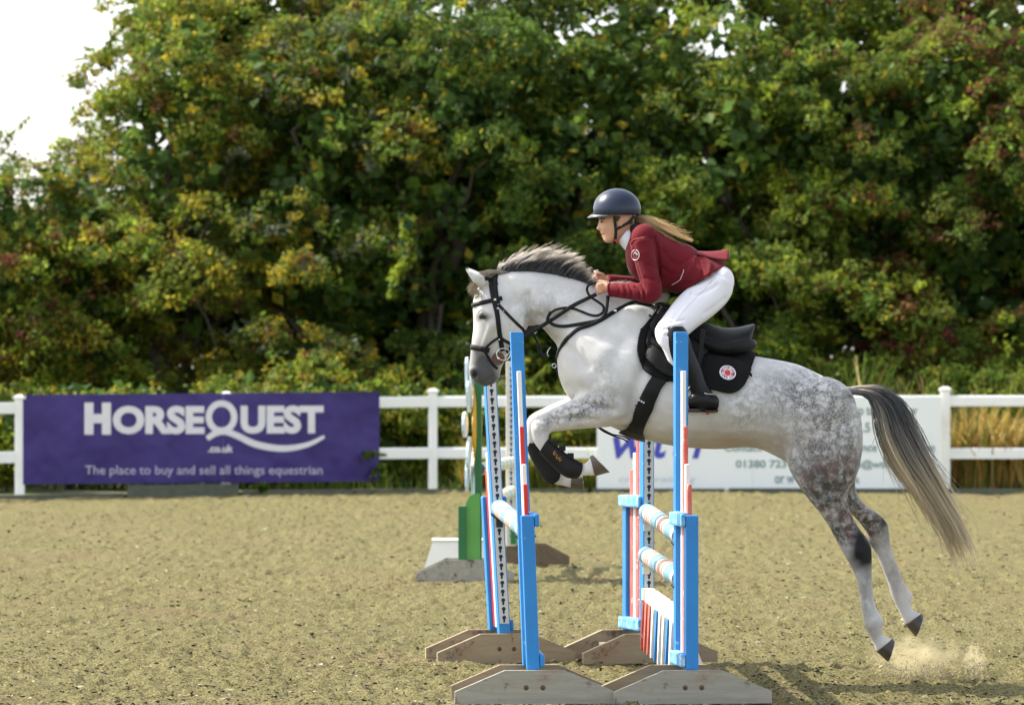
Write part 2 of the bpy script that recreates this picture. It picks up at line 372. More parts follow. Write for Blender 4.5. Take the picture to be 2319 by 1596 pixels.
CR = crop(1400, 900, 2.108)
wb = tag(empty('white_banner', W(1745, 1112, 68.1)), 'white advertising banner with blue wttl lettering and contact lines', 'banner')
WHITE_V = paint('white_vinyl', (.86, .88, .87), (.80, .84, .83), rough=.45, scale=.8)
def bw(px, py, off=0.0): return W(px, py, 68.15-off)
for q in ([(1351, 902), (1703, 900), (1703, 1111), (1351, 1113)], [(1703.5, 900), (2131, 897), (2131, 1113), (1703.5, 1111)]):
    fr = [bw(*p) for p in q]; MB().add(fr+[p+Vector((0, .03, 0)) for p in fr], [(0,1,2,3), (7,6,5,4), (0,4,5,1), (1,5,6,2), (2,6,7,3), (3,7,4,0)]).build('banner_panel', WHITE_V, wb)
bwt = lambda x, y: bw(x, y, .006)
BLUEP = paint('blue_print', (.045, .055, .42), (.055, .07, .48), rough=.5); TEALP = paint('grey_teal_print', (.20, .30, .30), (.16, .26, .26), rough=.5)
PALEP = paint('faded_blue_print', (.55, .64, .76), (.60, .68, .76), rough=.5)
for nm, body, bx, bold, sh, mt in (('logo_lettering', 'w', (203, 352, 398, 462), .018, .30, BLUEP), ('logo_lettering', 't', (412, 322, 490, 462), .03, .28, BLUEP), ('logo_lettering', 't', (512, 322, 590, 462), .03, .28, BLUEP), ('logo_lettering', 'l', (612, 318, 682, 462), .05, .34, BLUEP), ('contact_line', 'to tow', (1448, 196, 1590, 240), .02, 0, TEALP), ('contact_line', 'er', (1735, 206, 1772, 234), .02, 0, TEALP),
        ('contact_line', '.5 t', (1488, 278, 1566, 328), .02, 0, TEALP), ('contact_line', 'Contact', (776, 385, 970, 426), .02, 0, TEALP), ('contact_line', 'nce', (1486, 396, 1562, 426), .02, 0, TEALP),
        ('contact_line', 'ion', (1798, 388, 1860, 426), .02, 0, TEALP), ('contact_line', '01380 723', (836, 470, 1096, 510), .02, 0, TEALP), ('contact_line', 's@wttl.c', (1462, 470, 1664, 520), .02, 0, TEALP),
        ('contact_line', 'or w', (1036, 552, 1138, 590), .02, 0, TEALP), ('contact_line', 'k', (1452, 552, 1474, 590), .02, 0, TEALP), ('strap_line', 'craft training', (232, 552, 630, 590), .01, .2, PALEP)):
    words(nm, text_mesh(nm, body, cbox(*bx, C=CR), bwt, bold, sh), mt, wb)

# ================================================================ trees, shrubs, grass beyond the fence
LEAF = attr_mat('leaf', rough=.55, transl=.5, spec=.25)
BARK = paint('bark', (.07, .055, .04), (.11, .09, .065), rough=.95, scale=8, bump=.8, bscale=25)
PAL = {'green': (.095, .165, .020), 'dark': (.055, .108, .020), 'olive': (.140, .178, .022), 'yellow': (.30, .25, .020), 'lime': (.21, .28, .022),
       'rust': (.135, .060, .022), 'red': (.100, .018, .016), 'grey': (.085, .105, .060), 'teal': (.028, .075, .032), 'gold': (.46, .31, .07), 'straw': (.50, .40, .16)}
def leaves(C, rad, nper, size, pal, rng, flat=.55, outward=None):
    """leaf blades scattered round clump centres C; every clump has one main pigment"""
    k = len(C); names = list(pal); w = np.array([pal[q] for q in names], float); w /= w.sum()
    pick = rng.choice(len(names), k, p=w); base = np.array([PAL[q] for q in names])[pick]
    n = k*nper; P = np.repeat(C, nper, 0); r = np.repeat(rad*(.6+.8*rng.random(k)), nper)[:, None]
    g = rng.normal(size=(n, 3)); g /= np.linalg.norm(g, axis=1)[:, None]; P = P+g*r*(rng.random((n, 1))**.45)*[1, 1, .8]
    up = rng.normal(size=(n, 3))*.75+[0, -.25, .8]; up /= np.linalg.norm(up, axis=1)[:, None]
    ax = rng.normal(size=(n, 3))+[0, 0, -.35]; ax -= up*np.sum(ax*up, 1)[:, None]; ax /= np.linalg.norm(ax, axis=1)[:, None]
    sd = np.cross(up, ax); L = size*(.6+.8*rng.random((n, 1))); Wd = L*flat*(.7+.5*rng.random((n, 1)))
    V = np.stack([P-ax*L*.5, P+sd*Wd*.5+up*L*.06, P+ax*L*.5-up*L*.08, P-sd*Wd*.5+up*L*.06], 1).reshape(-1, 3)
    f = np.arange(n*4).reshape(n, 4)
    c = np.repeat(base, nper, 0)*(.65+.7*rng.random((n, 1))); sw = rng.random(n) < .07
    c[sw] = np.array(PAL['yellow'])*(.6+.6*rng.random((sw.sum(), 1)))
    return V, f, np.repeat(c, 4, 0)
mean_lobes = []
def limb(mb, a, c, r0, r1, rng, n=6):
    a = np.array(a); c = np.array(c); P = [a+(c-a)*t+rng.normal(size=3)*.06*np.linalg.norm(c-a)*math.sin(math.pi*t) for t in np.linspace(0, 1, n)]
    mb.tube(P, list(np.linspace(r0, r1, n)), 6)
def tree(name, label, cat, px, d, hw, ry, zlo, ztop, pal, seed, lobes=26, per=34, nleaf=20, size=.105, lobe_r=.62, group=None, berries=0, slope=0.0):
    rng = np.random.default_rng(seed); x = (px-CX)*d/F; cz = (zlo+ztop)/2; rz = (ztop-zlo)/2
    root = tag(empty(name, (x, d, 0)), label, cat, group)
    g = rng.normal(size=(lobes*3, 3)); g /= np.linalg.norm(g, axis=1)[:, None]
    g = g[(g[:, 1] < .55)][:lobes]; n = len(g)
    Lc = np.array([x, d, cz])+g*np.array([hw, ry, rz])*(.80+.25*rng.random((n, 1))); Lc[:, 1] += (Lc[:, 2]-cz)*slope; lr = lobe_r*(.6+.75*rng.random(n))
    h = rng.normal(size=(n*per, 3)); h /= np.linalg.norm(h, axis=1)[:, None]; h[:, 2] = np.abs(h[:, 2])*.9-.25; h[:, 1] -= .25
    C = np.repeat(Lc, per, 0)+h*np.repeat(lr, per)[:, None]*(.75+.3*rng.random((n*per, 1)))
    C[:, 2] = np.maximum(C[:, 2], .12)
    mean_lobes.append((x, d, hw))
    V, f, c = leaves(C, .17, nleaf, size, pal, rng); bough = np.repeat(.72+.56*rng.random(n), per*nleaf*4)[:, None]; c = c*bough
    ns = 26 if hw > 1 else 10; tw = C[rng.choice(len(C), ns)]; dv = rng.normal(size=(ns, 3))*[.35, .25, .2]+[0, -.12, .42]; Cs = (tw[:, None]+dv[:, None]*np.linspace(.2, 1, 7)[None, :, None]*(.6 if hw > 1 else .5)).reshape(-1, 3); Vs, fs_, cs = leaves(Cs, .06, 7, size, pal, rng); V = np.concatenate([V, Vs]); f = np.concatenate([f, fs_+len(V)-len(Vs)]); c = np.concatenate([c, cs])
    # inner leaves, fewer and larger
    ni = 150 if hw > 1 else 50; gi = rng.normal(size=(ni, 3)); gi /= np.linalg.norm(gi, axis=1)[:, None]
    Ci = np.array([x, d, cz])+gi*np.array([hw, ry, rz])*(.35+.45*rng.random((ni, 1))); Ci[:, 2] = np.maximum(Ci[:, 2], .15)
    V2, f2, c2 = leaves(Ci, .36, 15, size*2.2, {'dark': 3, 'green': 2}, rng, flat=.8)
    if berries:
        Cb = C[rng.choice(len(C), berries)]+[0, -.08, 0]; V3, f3, c3 = leaves(Cb, .10, 22, .05, {'red': 3, 'rust': 1}, rng, flat=.9)
        V = np.concatenate([V, V3]); f = np.concatenate([f, f3+len(V)-len(V3)]); c = np.concatenate([c, c3])
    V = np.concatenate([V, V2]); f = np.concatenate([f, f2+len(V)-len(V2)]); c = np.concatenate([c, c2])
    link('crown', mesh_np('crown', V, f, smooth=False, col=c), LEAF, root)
    mb = MB(); hgt = max(ztop*.55, .4); base = np.array([x, d+.1, -.05]); topp = base+[rng.normal()*.15, 0, hgt]
    limb(mb, base, topp, .055*ztop**.7, .02*ztop**.7, rng); tr = mb.build('trunk', BARK, root, smooth=True)
    for q in range(7):
        mb = MB(); s = base+(topp-base)*(.3+.7*rng.random()); e = Lc[rng.integers(n)]; limb(mb, s, s+(e-s)*.92, .016*ztop**.7, .006, rng); mb.build('limb', BARK, root, smooth=True)
    return root
TG = 'overgrown trees forming the hedge'
tree('hedge_tree', 'lower hedgerow tree with yellowing leaves and red berries beside the open sky', 'tree', -10, 72.3, 1.5, 1.3, .4, 5.0, {'lime': 3, 'olive': 3, 'yellow': 2, 'rust': 2, 'red': .6, 'green': 2}, 11, 34, 32, 26, .08, .55, TG, 60, slope=0.55)
tree('hedge_tree', 'young hedgerow tree with reddish berries next to the purple banner end', 'tree', 175, 72.7, 1.05, 1.2, .4, 5.15, {'lime': 3, 'olive': 3, 'rust': 2, 'yellow': 1.5, 'green': 2}, 12, 28, 32, 26, .08, .5, TG, 50, slope=0.55)
tree('hedge_tree', 'tall yellow-green hedgerow tree whose edge meets the white sky', 'tree', 405, 73.3, 1.45, 1.6, .4, 8.2, {'yellow': 2.5, 'olive': 4, 'green': 3, 'lime': 2, 'rust': 1}, 13, 46, 29, 25, .092, .6, TG, 20, slope=0.55)
tree('hedge_tree', 'tall hedgerow tree with a grey-leaved bough above the purple banner', 'tree', 720, 72.9, 1.5, 1.7, .4, 7.9, {'olive': 3, 'green': 3, 'grey': 2.2, 'yellow': 2.2, 'rust': .6}, 14, 44, 29, 25, .092, .6, TG, 12, slope=0.55)
tree('hedge_tree', 'dense dark hedgerow tree standing behind the leaping horse head', 'tree', 1010, 73.3, 1.55, 1.7, .4, 8.1, {'green': 3, 'olive': 1.2, 'dark': 5, 'lime': .6}, 15, 44, 29, 25, .092, .62, TG, slope=0.2)
tree('hedge_tree', 'dark green hedgerow tree directly behind the rider helmet', 'tree', 1330, 73.5, 1.6, 1.7, .4, 8.1, {'green': 3, 'dark': 5, 'olive': 1, 'lime': .8}, 16, 44, 29, 25, .092, .62, TG, slope=0.2)
tree('hedge_tree', 'bright lime-topped hedgerow tree behind the rider back', 'tree', 1640, 73.1, 1.55, 1.7, .4, 8.2, {'lime': 3, 'green': 4, 'olive': 3, 'dark': 1.5}, 17, 44, 29, 25, .092, .62, TG, slope=0.55)
tree('hedge_tree', 'hedgerow tree with dark red fruit clusters above the horse croup', 'tree', 1930, 73.3, 1.5, 1.7, .4, 8.2, {'green': 4, 'olive': 3, 'lime': 1.6, 'rust': 1.2}, 18, 44, 29, 25, .092, .6, TG, 40, slope=0.55)
tree('hedge_tree', 'hedgerow tree with rusty leaves and many red fruits above the horse tail', 'tree', 2190, 73.1, 1.3, 1.6, .4, 8.0, {'green': 3, 'rust': 2.4, 'red': .8, 'olive': 3, 'lime': 1}, 19, 40, 29, 25, .092, .6, TG, 110, slope=0.55)
tree('hedge_tree', 'dark hedgerow tree at the right end of the hedge with sky over its top', 'tree', 2440, 73.5, 1.35, 1.5, .4, 6.7, {'green': 4, 'dark': 3, 'olive': 2}, 20, 36, 30, 24, .086, .6, TG, 20, slope=0.55)
for i, (px, d, zt) in enumerate(((-330, 69.5, 4.4), (-640, 67.8, 4.8), (-960, 66.0, 4.2), (2720, 73.6, 6.6), (3010, 73.6, 7.2))):
    tree('hedge_tree', ('berried hedge tree past the short end of the hedge', 'round hedge tree next along the left fence', 'last low tree of the hedge by the left fence', 'green hedge tree past the dry grass', 'tall green tree closing the right end of the hedge')[i], 'tree', px, d, 1.4, 1.3, .4, zt, {'green': 3, 'olive': 3, 'lime': 1, 'rust': .6}, 120+i, 26, 24, 18, .11, .6, TG, 10, slope=.4)
SG = 'low shrubs behind the fence'
shr = [(-40, 66.4, .75, 1.35, 'bramble bush left of the purple banner post'), (150, 68.0, .8, 1.5, 'low bramble bush peeping over the purple banner beneath berried trees'), (330, 68.6, .8, 1.45, 'low leafy bush over the purple banner under the H'), (520, 69.2, .8, 1.55, 'dull green bush above the middle of the purple banner'),
       (690, 69.6, .8, 1.75, 'sunlit yellow-green bramble above the banner QUEST letters'), (860, 69.8, .75, 1.55, 'leafy bush at the free end of the purple banner'), (1000, 69.9, .75, 1.45, 'bush showing through the rails beside the daisy jump wing'), (1130, 70.0, .75, 1.4, 'bush seen through the rails beneath the horse head'), (1270, 70.0, .7, 1.3, 'yellowish bush by the left edge of the white banner'),
       (1480, 70.2, .85, 1.3, 'dark bush hidden behind the white banner logo'), (1720, 70.2, .85, 1.35, 'dark bush behind the middle of the white banner'), (1950, 70.3, .9, 1.75, 'tall weedy bush above the white banner by the horse croup'), (2160, 70.3, .9, 1.7, 'weedy bush behind the post right of the white banner'), (2360, 70.3, .9, 1.6, 'weedy bush over the dry grass past the white banner')]
for i, (px, d, hw, zt, lab) in enumerate(shr):
    pal = {'lime': 3, 'green': 3, 'olive': 2, 'yellow': 1.4} if px < 1300 else {'olive': 3, 'green': 3, 'lime': 1}
    tree('low_shrub', lab, 'shrub', px, d, hw, .55, .1, zt, pal, 40+i, 14, 20, 14, .085, .30, SG, 6 if i in (4, 1) else 0)
# further trees fill the view behind the hedge row
for i, px in enumerate((520, 680, 900, 1180, 1480, 1780, 2060, 2320)):
    tree('back_tree', 'leafy tree glimpsed behind '+('the yellow-green hedge tree by the white sky', 'the hedge tree with the grey-leaved bough', 'the gap left of the dark hedge tree', 'the dark hedge trees near the horse mane', 'the hedge tree over the rider helmet', 'the lime-topped hedge tree', 'the fruit-laden hedge tree over the croup', 'the rusty fruited hedge tree over the tail')[i], 'tree', px, 76.4, 1.45, 1.2, .2, 8.3+.4*math.sin(i*2.1), {'green': 3, 'dark': 2, 'olive': 2, 'lime': 1}, 80+i, 34, 20, 13, .18, .75, 'trees behind the hedge row')
for i, px in enumerate((-60, 110, 285)):
    tree('back_tree', ('low leafy tree behind the shorter berried hedge tree', 'low leafy tree between the berried hedge trees', 'low leafy tree behind the foot of the yellow-green hedge tree')[i], 'tree', px, 75.5, 1.3, 1.0, .1, (3.9, 4.2, 5.0)[i], {'green': 3, 'dark': 2, 'olive': 2}, 95+i, 26, 22, 16, .14, .6, 'trees behind the hedge row')
# ivy-like hanging bough catching the light
def tassel():
    rng = np.random.default_rng(5); P = []
    for t in np.linspace(0, 1, 60):
        P.append(W(915+14*math.sin(t*5)-25*t*t+12*t, 490+t*180, 70.3)+Vector((rng.normal()*.05*(1-t*.5), rng.normal()*.08, 0)))
    V, f, c = leaves(np.array(P), .09, 16, .09, {'lime': 3, 'teal': 2}, rng)
    o = tag(link('hanging_vine', mesh_np('hanging_vine', V, f, False, c), LEAF), 'bright green vine hanging in front of the dark hedge', 'vine')
tassel()
def sprig(paths, label):
    rng = np.random.default_rng(8); P = []
    for a, b_ in paths:
        for t in np.linspace(0, 1, 8): P.append(W(a[0]+(b_[0]-a[0])*t, a[1]+(b_[1]-a[1])*t, fence_d(a[0])-.28))
    V, f, c = leaves(np.array(P), .05, 9, .07, {'green': 3, 'lime': 2, 'dark': 1}, rng); tag(link('bramble_sprig', mesh_np('bramble_sprig', V, f, False, c), LEAF), label, 'bramble')
sprig((((868, 1030), (826, 1022)), ((866, 1050), (842, 1075)), ((872, 1060), (858, 1095)), ((846, 1028), (822, 1034))), 'bramble spray creeping over the free end of the purple banner')
sprig((((600, 1098), (592, 1112)), ((596, 1096), (572, 1104))), 'small bramble tuft under the purple banner tagline')
# dry grass and weeds: far too many blades to count
def grass(name, label, x0, x1, d0, d1, n, h0, h1, pal, seed, zbase=.02):
    rng = np.random.default_rng(seed); nm = list(pal); w = np.array([pal[q] for q in nm], float); w /= w.sum()
    px = x0+(x1-x0)*rng.random(n); d = d0+(d1-d0)*rng.random(n); B = WA(px, np.full(n, 1110.), d); B[:, 2] = zbase
    H = (h0+(h1-h0)*rng.random(n))*(.55+.65*vnoise2(px/45, d*1.5, seed)); lean = rng.normal(size=(n, 2))*.30; wd = .008+.012*rng.random(n)
    th = rng.random(n)*3.14; sx = np.cos(th)*wd; sy = np.sin(th)*wd; V = np.empty((n, 6, 3))
    for k, (t, q) in enumerate(((0, 1), (.55, .8), (1, .25))):
        cx = B[:, 0]+lean[:, 0]*H*t*t; cy = B[:, 1]+lean[:, 1]*H*t*t; cz = B[:, 2]+H*t*(1-.08*t)
        V[:, 2*k] = np.stack([cx-sx*q, cy-sy*q, cz], -1); V[:, 2*k+1] = np.stack([cx+sx*q, cy+sy*q, cz], -1)
    b = np.arange(n)[:, None]*6; f = np.concatenate([b+[0, 1, 3, 2], b+[2, 3, 5, 4]]); c = np.array([PAL[q] for q in nm])[rng.choice(len(nm), n, p=w)]*(.6+.7*rng.random((n, 1)))
    tag(link(name, mesh_np(name, V.reshape(-1, 3), f, False, np.repeat(c, 6, 0)), LEAF), label, 'grass', kind='stuff')
grass('dry_grass', 'tall golden dry grass behind the fence right of the white banner', 2085, 2480, 68.5, 70.2, 9000, .55, 1.2, {'gold': 5, 'straw': 2, 'rust': 1, 'olive': 2}, 61)
grass('dry_grass', 'yellowing grass between the rails under the horse forelegs', 1040, 1370, 68.5, 69.6, 3500, .25, .75, {'gold': 3, 'olive': 4, 'lime': 2}, 62)
grass('weeds', 'tall green and straw weeds over the fence by the horse tail', 1860, 2480, 69.4, 70.6, 3000, .8, 1.95, {'olive': 4, 'green': 3, 'straw': 1.5, 'lime': 2, 'rust': .5}, 63)
grass('verge_grass', 'short dark grass along the foot of the fence', -300, 2600, 68.45, 70, 4000, .08, .3, {'green': 3, 'olive': 3, 'dark': 2}, 64)
# ================================================================ the oxer: four wing stands, poles, filler
def wood(name, c1, c2, stain, edge=(.5, .47, .40)):
    m, nt, lk = newmat(name); b = nt['Principled BSDF']; tc = N(nt, 'ShaderNodeTexCoord')
    mp = N(nt, 'ShaderNodeMapping'); mp.inputs['Scale'].default_value = (30, 2.2, 22); lk.new(tc.outputs['Object'], mp.inputs[0])
    n1 = N(nt, 'ShaderNodeTexNoise', Scale=1.0, Detail=8.0, Roughness=.7, Distortion=.6); lk.new(mp.outputs[0], n1.inputs['Vector'])
    n2 = N(nt, 'ShaderNodeTexNoise', Scale=9.0, Detail=6.0, Roughness=.7); lk.new(tc.outputs['Object'], n2.inputs['Vector'])
    n3 = N(nt, 'ShaderNodeTexNoise', Scale=5.0, Detail=7.0, Roughness=.75); lk.new(tc.outputs['Object'], n3.inputs['Vector'])
    r1 = ramp(nt, [(.35, (0, 0, 0)), (.65, (1, 1, 1))]); lk.new(n1.outputs[0], r1.inputs[0])
    c = mix(nt, lk, r1.outputs[0], c1, c2)
    r2 = ramp(nt, [(.57, (0, 0, 0)), (.66, (.85, .85, .85))]); lk.new(n2.outputs[0], r2.inputs[0]); c = mix(nt, lk, r2.outputs[0], c, (.05, .042, .03))
    r3 = ramp(nt, [(.54, (0, 0, 0)), (.64, (.4, .4, .4))]); lk.new(n3.outputs[0], r3.inputs[0]); c = mix(nt, lk, r3.outputs[0], c, stain)
    lk.new(c, b.inputs['Base Color']); b.inputs['Roughness'].default_value = .85
    bp = N(nt, 'ShaderNodeBump', Strength=.6, Distance=.004); lk.new(n1.outputs[0], bp.inputs['Height']); lk.new(bp.outputs[0], b.inputs['Normal'])
    return m
WOOD_T = wood('tan_timber', (.34, .275, .18), (.25, .20, .13), (.28, .12, .07))
WOOD_G = wood('weathered_grey_timber', (.35, .335, .28), (.26, .25, .21), (.28, .18, .12))
BLUE = paint('sky_blue_paint', (.014, .225, .60), (.011, .185, .52), rough=.40, scale=3, wear=(.26, .44, .58), wscale=20, wpos=.62)
BLUE_F = paint('faded_blue_paint', (.20, .44, .66), (.045, .26, .60), rough=.6, scale=14, wear=(.42, .58, .70), wscale=22, wpos=.56)
WHITE = paint('white_gloss_paint', (.80, .79, .77), (.70, .69, .66), rough=.45, scale=4, wear=(.45, .42, .36), wscale=11, wpos=.70)
RED = paint('red_gloss_paint', (.62, .022, .022), (.52, .018, .02), rough=.35, scale=3, wear=(.62, .25, .22), wscale=12, wpos=.70)
RED_F = paint('faded_red_paint', (.60, .16, .12), (.55, .07, .05), rough=.6, scale=10, wear=(.66, .50, .44), wscale=16, wpos=.60)
CREAM = paint('cream_paint', (.70, .68, .60), (.60, .58, .50), rough=.55, scale=6, wear=(.35, .32, .25), wscale=14, wpos=.66)
ALU = paint('aluminium_strip', (.62, .64, .66), (.52, .55, .58), rough=.42, metal=.35, scale=9)
HOLE = paint('keyhole_shade_colour', (.008, .025, .055), (.006, .018, .04), rough=.7)  # shade of the holes, put into the dark colour of slightly raised plates
STEEL = paint('dark_steel', (.06, .06, .065), (.09, .09, .09), rough=.4, metal=.8)
RUST = paint('rusty_bolt', (.13, .06, .03), (.08, .04, .025), rough=.8)
BLACKPL = paint('black_plastic', (.012, .012, .013), (.02, .02, .02), rough=.45)
def keyhole_mesh(s=1.0):
    P = []
    for i in range(13):
        t = R(-60+300*i/12); P.append((0, .0115*s*math.cos(t), .0115*s*math.sin(t)))
    P = [(0, y, z) for _, y, z in P]; P += [(0, -.0055*s, -.028*s), (0, .0055*s, -.028*s)]
    mb = MB(); mb.prism(P, (-.0012, 0, 0)); return mb.mesh('keyhole')
KEY = keyhole_mesh()
bolt_me = MB().ball((0, 0, 0), .013, (.45, 1, 1), 10, 6).mesh('bolt', True)
def stand(label, loc, ang, lean, side, faded, board_mats, strip=True, nkey=32):
    """local x runs from the tall post outwards to the short post; feet lie along local y; lean tips the wing sideways"""
    t = tag(empty('jump_stand', loc, (0, 0, ang)), label, 'jump stand', 'wing stands of the striped jump')
    sh = lambda mb: setattr(mb, 'V', [(x, y+lean*(z-.1), z) for x, y, z in mb.V]) or mb
    B1 = BLUE
    sh(MB().box((-.042, -.033, .165), (.042, .033, 1.872), .006)).build('tall_post', B1, t, world_space=False)
    for i, (u, zt, mt) in enumerate(((.092, 1.672, WHITE), (.157, 1.39, RED_F if faded else RED), (.222, 1.20, WHITE), (.287, 1.10, RED_F if faded else RED))):
        sh(MB().box((u-.025, -.011, .19), (u+.025, .011, zt), .005)).build('slat', mt, t, world_space=False)
    sh(MB().box((.318, -.033, .165), (.392, .033, .945), .008)).build('short_post', B1, t, world_space=False)
    for z in (.885, .178):
        y0, y1 = (.012, .05) if side > 0 else (-.05, -.012)
        sh(MB().box((.045, y0, z), (.315, y1, z+.072), .01)).build('crossbar', BLUE_F, t, world_space=False)
        y0, y1 = (.034, .058) if side > 0 else (-.058, -.034)
        sh(MB().box((-.02, y0, z+.003), (.395, y1, z+.069), .01)).build('crossbar', BLUE if not faded else BLUE_F, t, world_space=False)
    for u, mt in ((-.062, board_mats[0]), (.414, board_mats[1])):
        prof = [(-.40, .0), (.40, .0), (.40, .062), (.15, .168), (-.15, .168), (-.40, .062)]
        fb = MB().prism([(u-.019, y, z) for y, z in prof], (.038, 0, 0)).build('foot_board', mt, t, world_space=False)
        for yy in (-.042, .042):
            for sgn in (-1, 1):
                bo = bpy.data.objects.new('bolt', bolt_me); COL.objects.link(bo); bo.parent = fb; bo.location = (u+sgn*.019, yy, .082)
    for y in (-.16, .16):
        MB().box((-.04, y-.02, .03), (.392, y+.02, .10)).build('foot_spacer', board_mats[0], t, world_space=False)
    if strip:
        st = sh(MB().box((-.0455, -.0265, .225), (-.0425, .0265, 1.85))).build('keyhole_strip', ALU, t, world_space=False)
        for i in range(nkey):
            z = .26+.05*i; k = bpy.data.objects.new('keyhole', KEY); COL.objects.link(k); k.parent = st; k.location = (-.0458, lean*(z-.1), z)
    return t
if len(bolt_me.materials) == 0: bolt_me.materials.append(RUST)
KEY.materials.append(HOLE)
d_nt, d_ft = 25.02, 28.11
def at_px(px, d): return ((px-CX)*d/F, d, 0)
A90 = -math.pi/2                                     # local x towards the viewer
sA = stand('straight blue near wing stand with red and white slats beside the hanging picket filler', at_px(1541, d_nt), A90+R(6.5), 0.0, -1, True, (WOOD_T, WOOD_G), False)
sB = stand('leaning blue near wing stand with glossy red and white slats under the horse forelegs', at_px(1199, d_nt), A90+R(3.0), -.038, 1, False, (WOOD_T, WOOD_G), False)
sC = stand('upright far wing stand with faded crossbars and keyhole strip behind the girth', at_px(1464, d_ft), -A90+R(15), 0.0, 1, True, (WOOD_T, WOOD_T))
sD = stand('far wing stand leaning left with keyhole strip below the horse muzzle', at_px(1142, d_ft), -A90+R(9), .056, -1, False, (WOOD_T, WOOD_T))

def pole_mat():
    m, nt, lk = newmat('striped_pole_paint'); b = nt['Principled BSDF']; tc = N(nt, 'ShaderNodeTexCoord'); sp = N(nt, 'ShaderNodeSeparateXYZ'); lk.new(tc.outputs['Object'], sp.inputs[0])
    dv = N(nt, 'ShaderNodeMath', operation='MULTIPLY_ADD'); dv.inputs[1].default_value = 1/1.22; dv.inputs[2].default_value = .06; lk.new(sp.outputs[0], dv.inputs[0])
    fr = N(nt, 'ShaderNodeMath', operation='FRACT'); lk.new(dv.outputs[0], fr.inputs[0])
    bl_, wh, og = (.12, .26, .36), (.42, .40, .35), (.48, .10, .05)
    rp = ramp(nt, [(0, bl_), (.40, wh), (.52, og), (.585, wh), (.66, og), (.725, wh), (.80, og), (.865, wh), (.96, bl_)], 'CONSTANT'); lk.new(fr.outputs[0], rp.inputs[0])
    n1 = N(nt, 'ShaderNodeTexNoise', Scale=9.0, Detail=8.0, Roughness=.7); lk.new(tc.outputs['Object'], n1.inputs['Vector'])
    r1 = ramp(nt, [(.58, (0, 0, 0)), (.70, (.8, .8, .8))]); lk.new(n1.outputs[0], r1.inputs[0])
    c = mix(nt, lk, r1.outputs[0], rp.outputs[0], (.62, .62, .60)); lk.new(c, b.inputs['Base Color']); b.inputs['Roughness'].default_value = .5; return m
POLE = pole_mat(); POLE_END = paint('bare_pole_end', (.20, .19, .18), (.14, .13, .12), rough=.9, scale=20)
def pole(label, a, c, r=.05, name='jump_pole', mat=POLE, endm=POLE_END, group='striped poles of the jump'):
    a, c = Vector(a), Vector(c); L = (c-a).length; q = (c-a).to_track_quat('X', 'Z')
    root = tag(empty(name, a, q.to_euler()), label, 'pole', group)
    me = MB().tube([(0, 0, 0), (.012, 0, 0), (L-.012, 0, 0), (L, 0, 0)], [r*.9, r, r, r*.9], 28, caps=False).mesh('shaft', True); link('shaft', me, mat, root, False)
    for x, s in ((.001, -1), (L-.001, 1)):
        disc = MB().tube([(x, 0, 0), (x+s*.002, 0, 0)], r*.9, 28).build('pole_end', endm, root, world_space=False)
    return root
dn_in, df_in = d_nt+.052, d_ft-.052
pole('highest striped pole on the rear row under the horse muzzle', W(1131, 1150, df_in), W(1190, 1199, dn_in))
pole('upper striped pole of the front row by the girth', W(1465, 1159, df_in), W(1541, 1213, dn_in))
pole('lower striped pole of the front row above the cream plank', W(1463, 1256, df_in), W(1541, 1309, dn_in))
def cup(p, mat, parent, dx=0.0, s=1.0):
    """shallow curved pole cup on the inner face of a stand"""
    mb = MB(); V = []; n = 9
    for i in range(n):
        t = R(-62+124*i/(n-1)); 
        for dy in (-.045, .03):
            for rr in (.056, .062): V.append((p[0]+rr*math.sin(t)*s, p[1]+dy, p[2]-rr*math.cos(t)))
    Fc = []
    for i in range(n-1):
        a, b_ = 4*i, 4*(i+1); Fc += [(a, b_, b_+2, a+2), (a+1, a+3, b_+3, b_+1), (a, a+1, b_+1, b_), (a+2, b_+2, b_+3, a+3)]
    Fc += [(0, 2, 3, 1), (4*(n-1), 4*(n-1)+1, 4*(n-1)+3, 4*(n-1)+2)]
    mb.add(V, Fc); mb.box((p[0]-.02, p[1]-.012, p[2]-.11), (p[0]+.02, p[1]+.012, p[2]-.057), .004)
    return mb.build('pole_cup', mat, parent)
for px, py, d, mt, par in ((1131, 1150, df_in, BLACKPL, sD), (1190, 1199, dn_in, BLACKPL, sB), (1465, 1159, df_in, CREAM, sC), (1541, 1213, dn_in, STEEL, sA), (1463, 1256, df_in, CREAM, sC), (1541, 1309, dn_in, STEEL, sA), (1466, 1345, df_in, CREAM, sC)):
    cup(W(px, py, d), mt, par)
# hanging picket filler
fl = tag(empty('picket_filler', W(1500, 1480, 26.6)), 'cream hanging filler plank with red, white and blue pickets below the striped poles', 'jump filler')
a0, a1 = W(1466, 1331, df_in-.02), W(1542, 1384, dn_in+.02)
def along(t): return a0+(a1-a0)*t
MB().prism([a0+Vector(v) for v in ((-.034, 0, 0), (.034, 0, 0), (.034, 0, -.082), (-.034, 0, -.082))], a1-a0).build('plank', CREAM, fl)
g0, g1 = along(.32), along(1.0)
MB().prism([g0+Vector(v) for v in ((.036, 0, -.03), (.075, 0, -.03), (.075, 0, -.05), (.036, 0, -.05))], g1-g0).build('plank', CREAM, fl)
MB().prism([along(.96)+Vector(v) for v in ((.036, 0, -.055), (.128, 0, -.30), (.036, 0, -.30))], (0, -.02, 0)).build('end_board', WHITE, fl)
PICK = [RED_F, RED_F, RED_F, WHITE, BLUE, WHITE, WHITE, BLUE, WHITE]
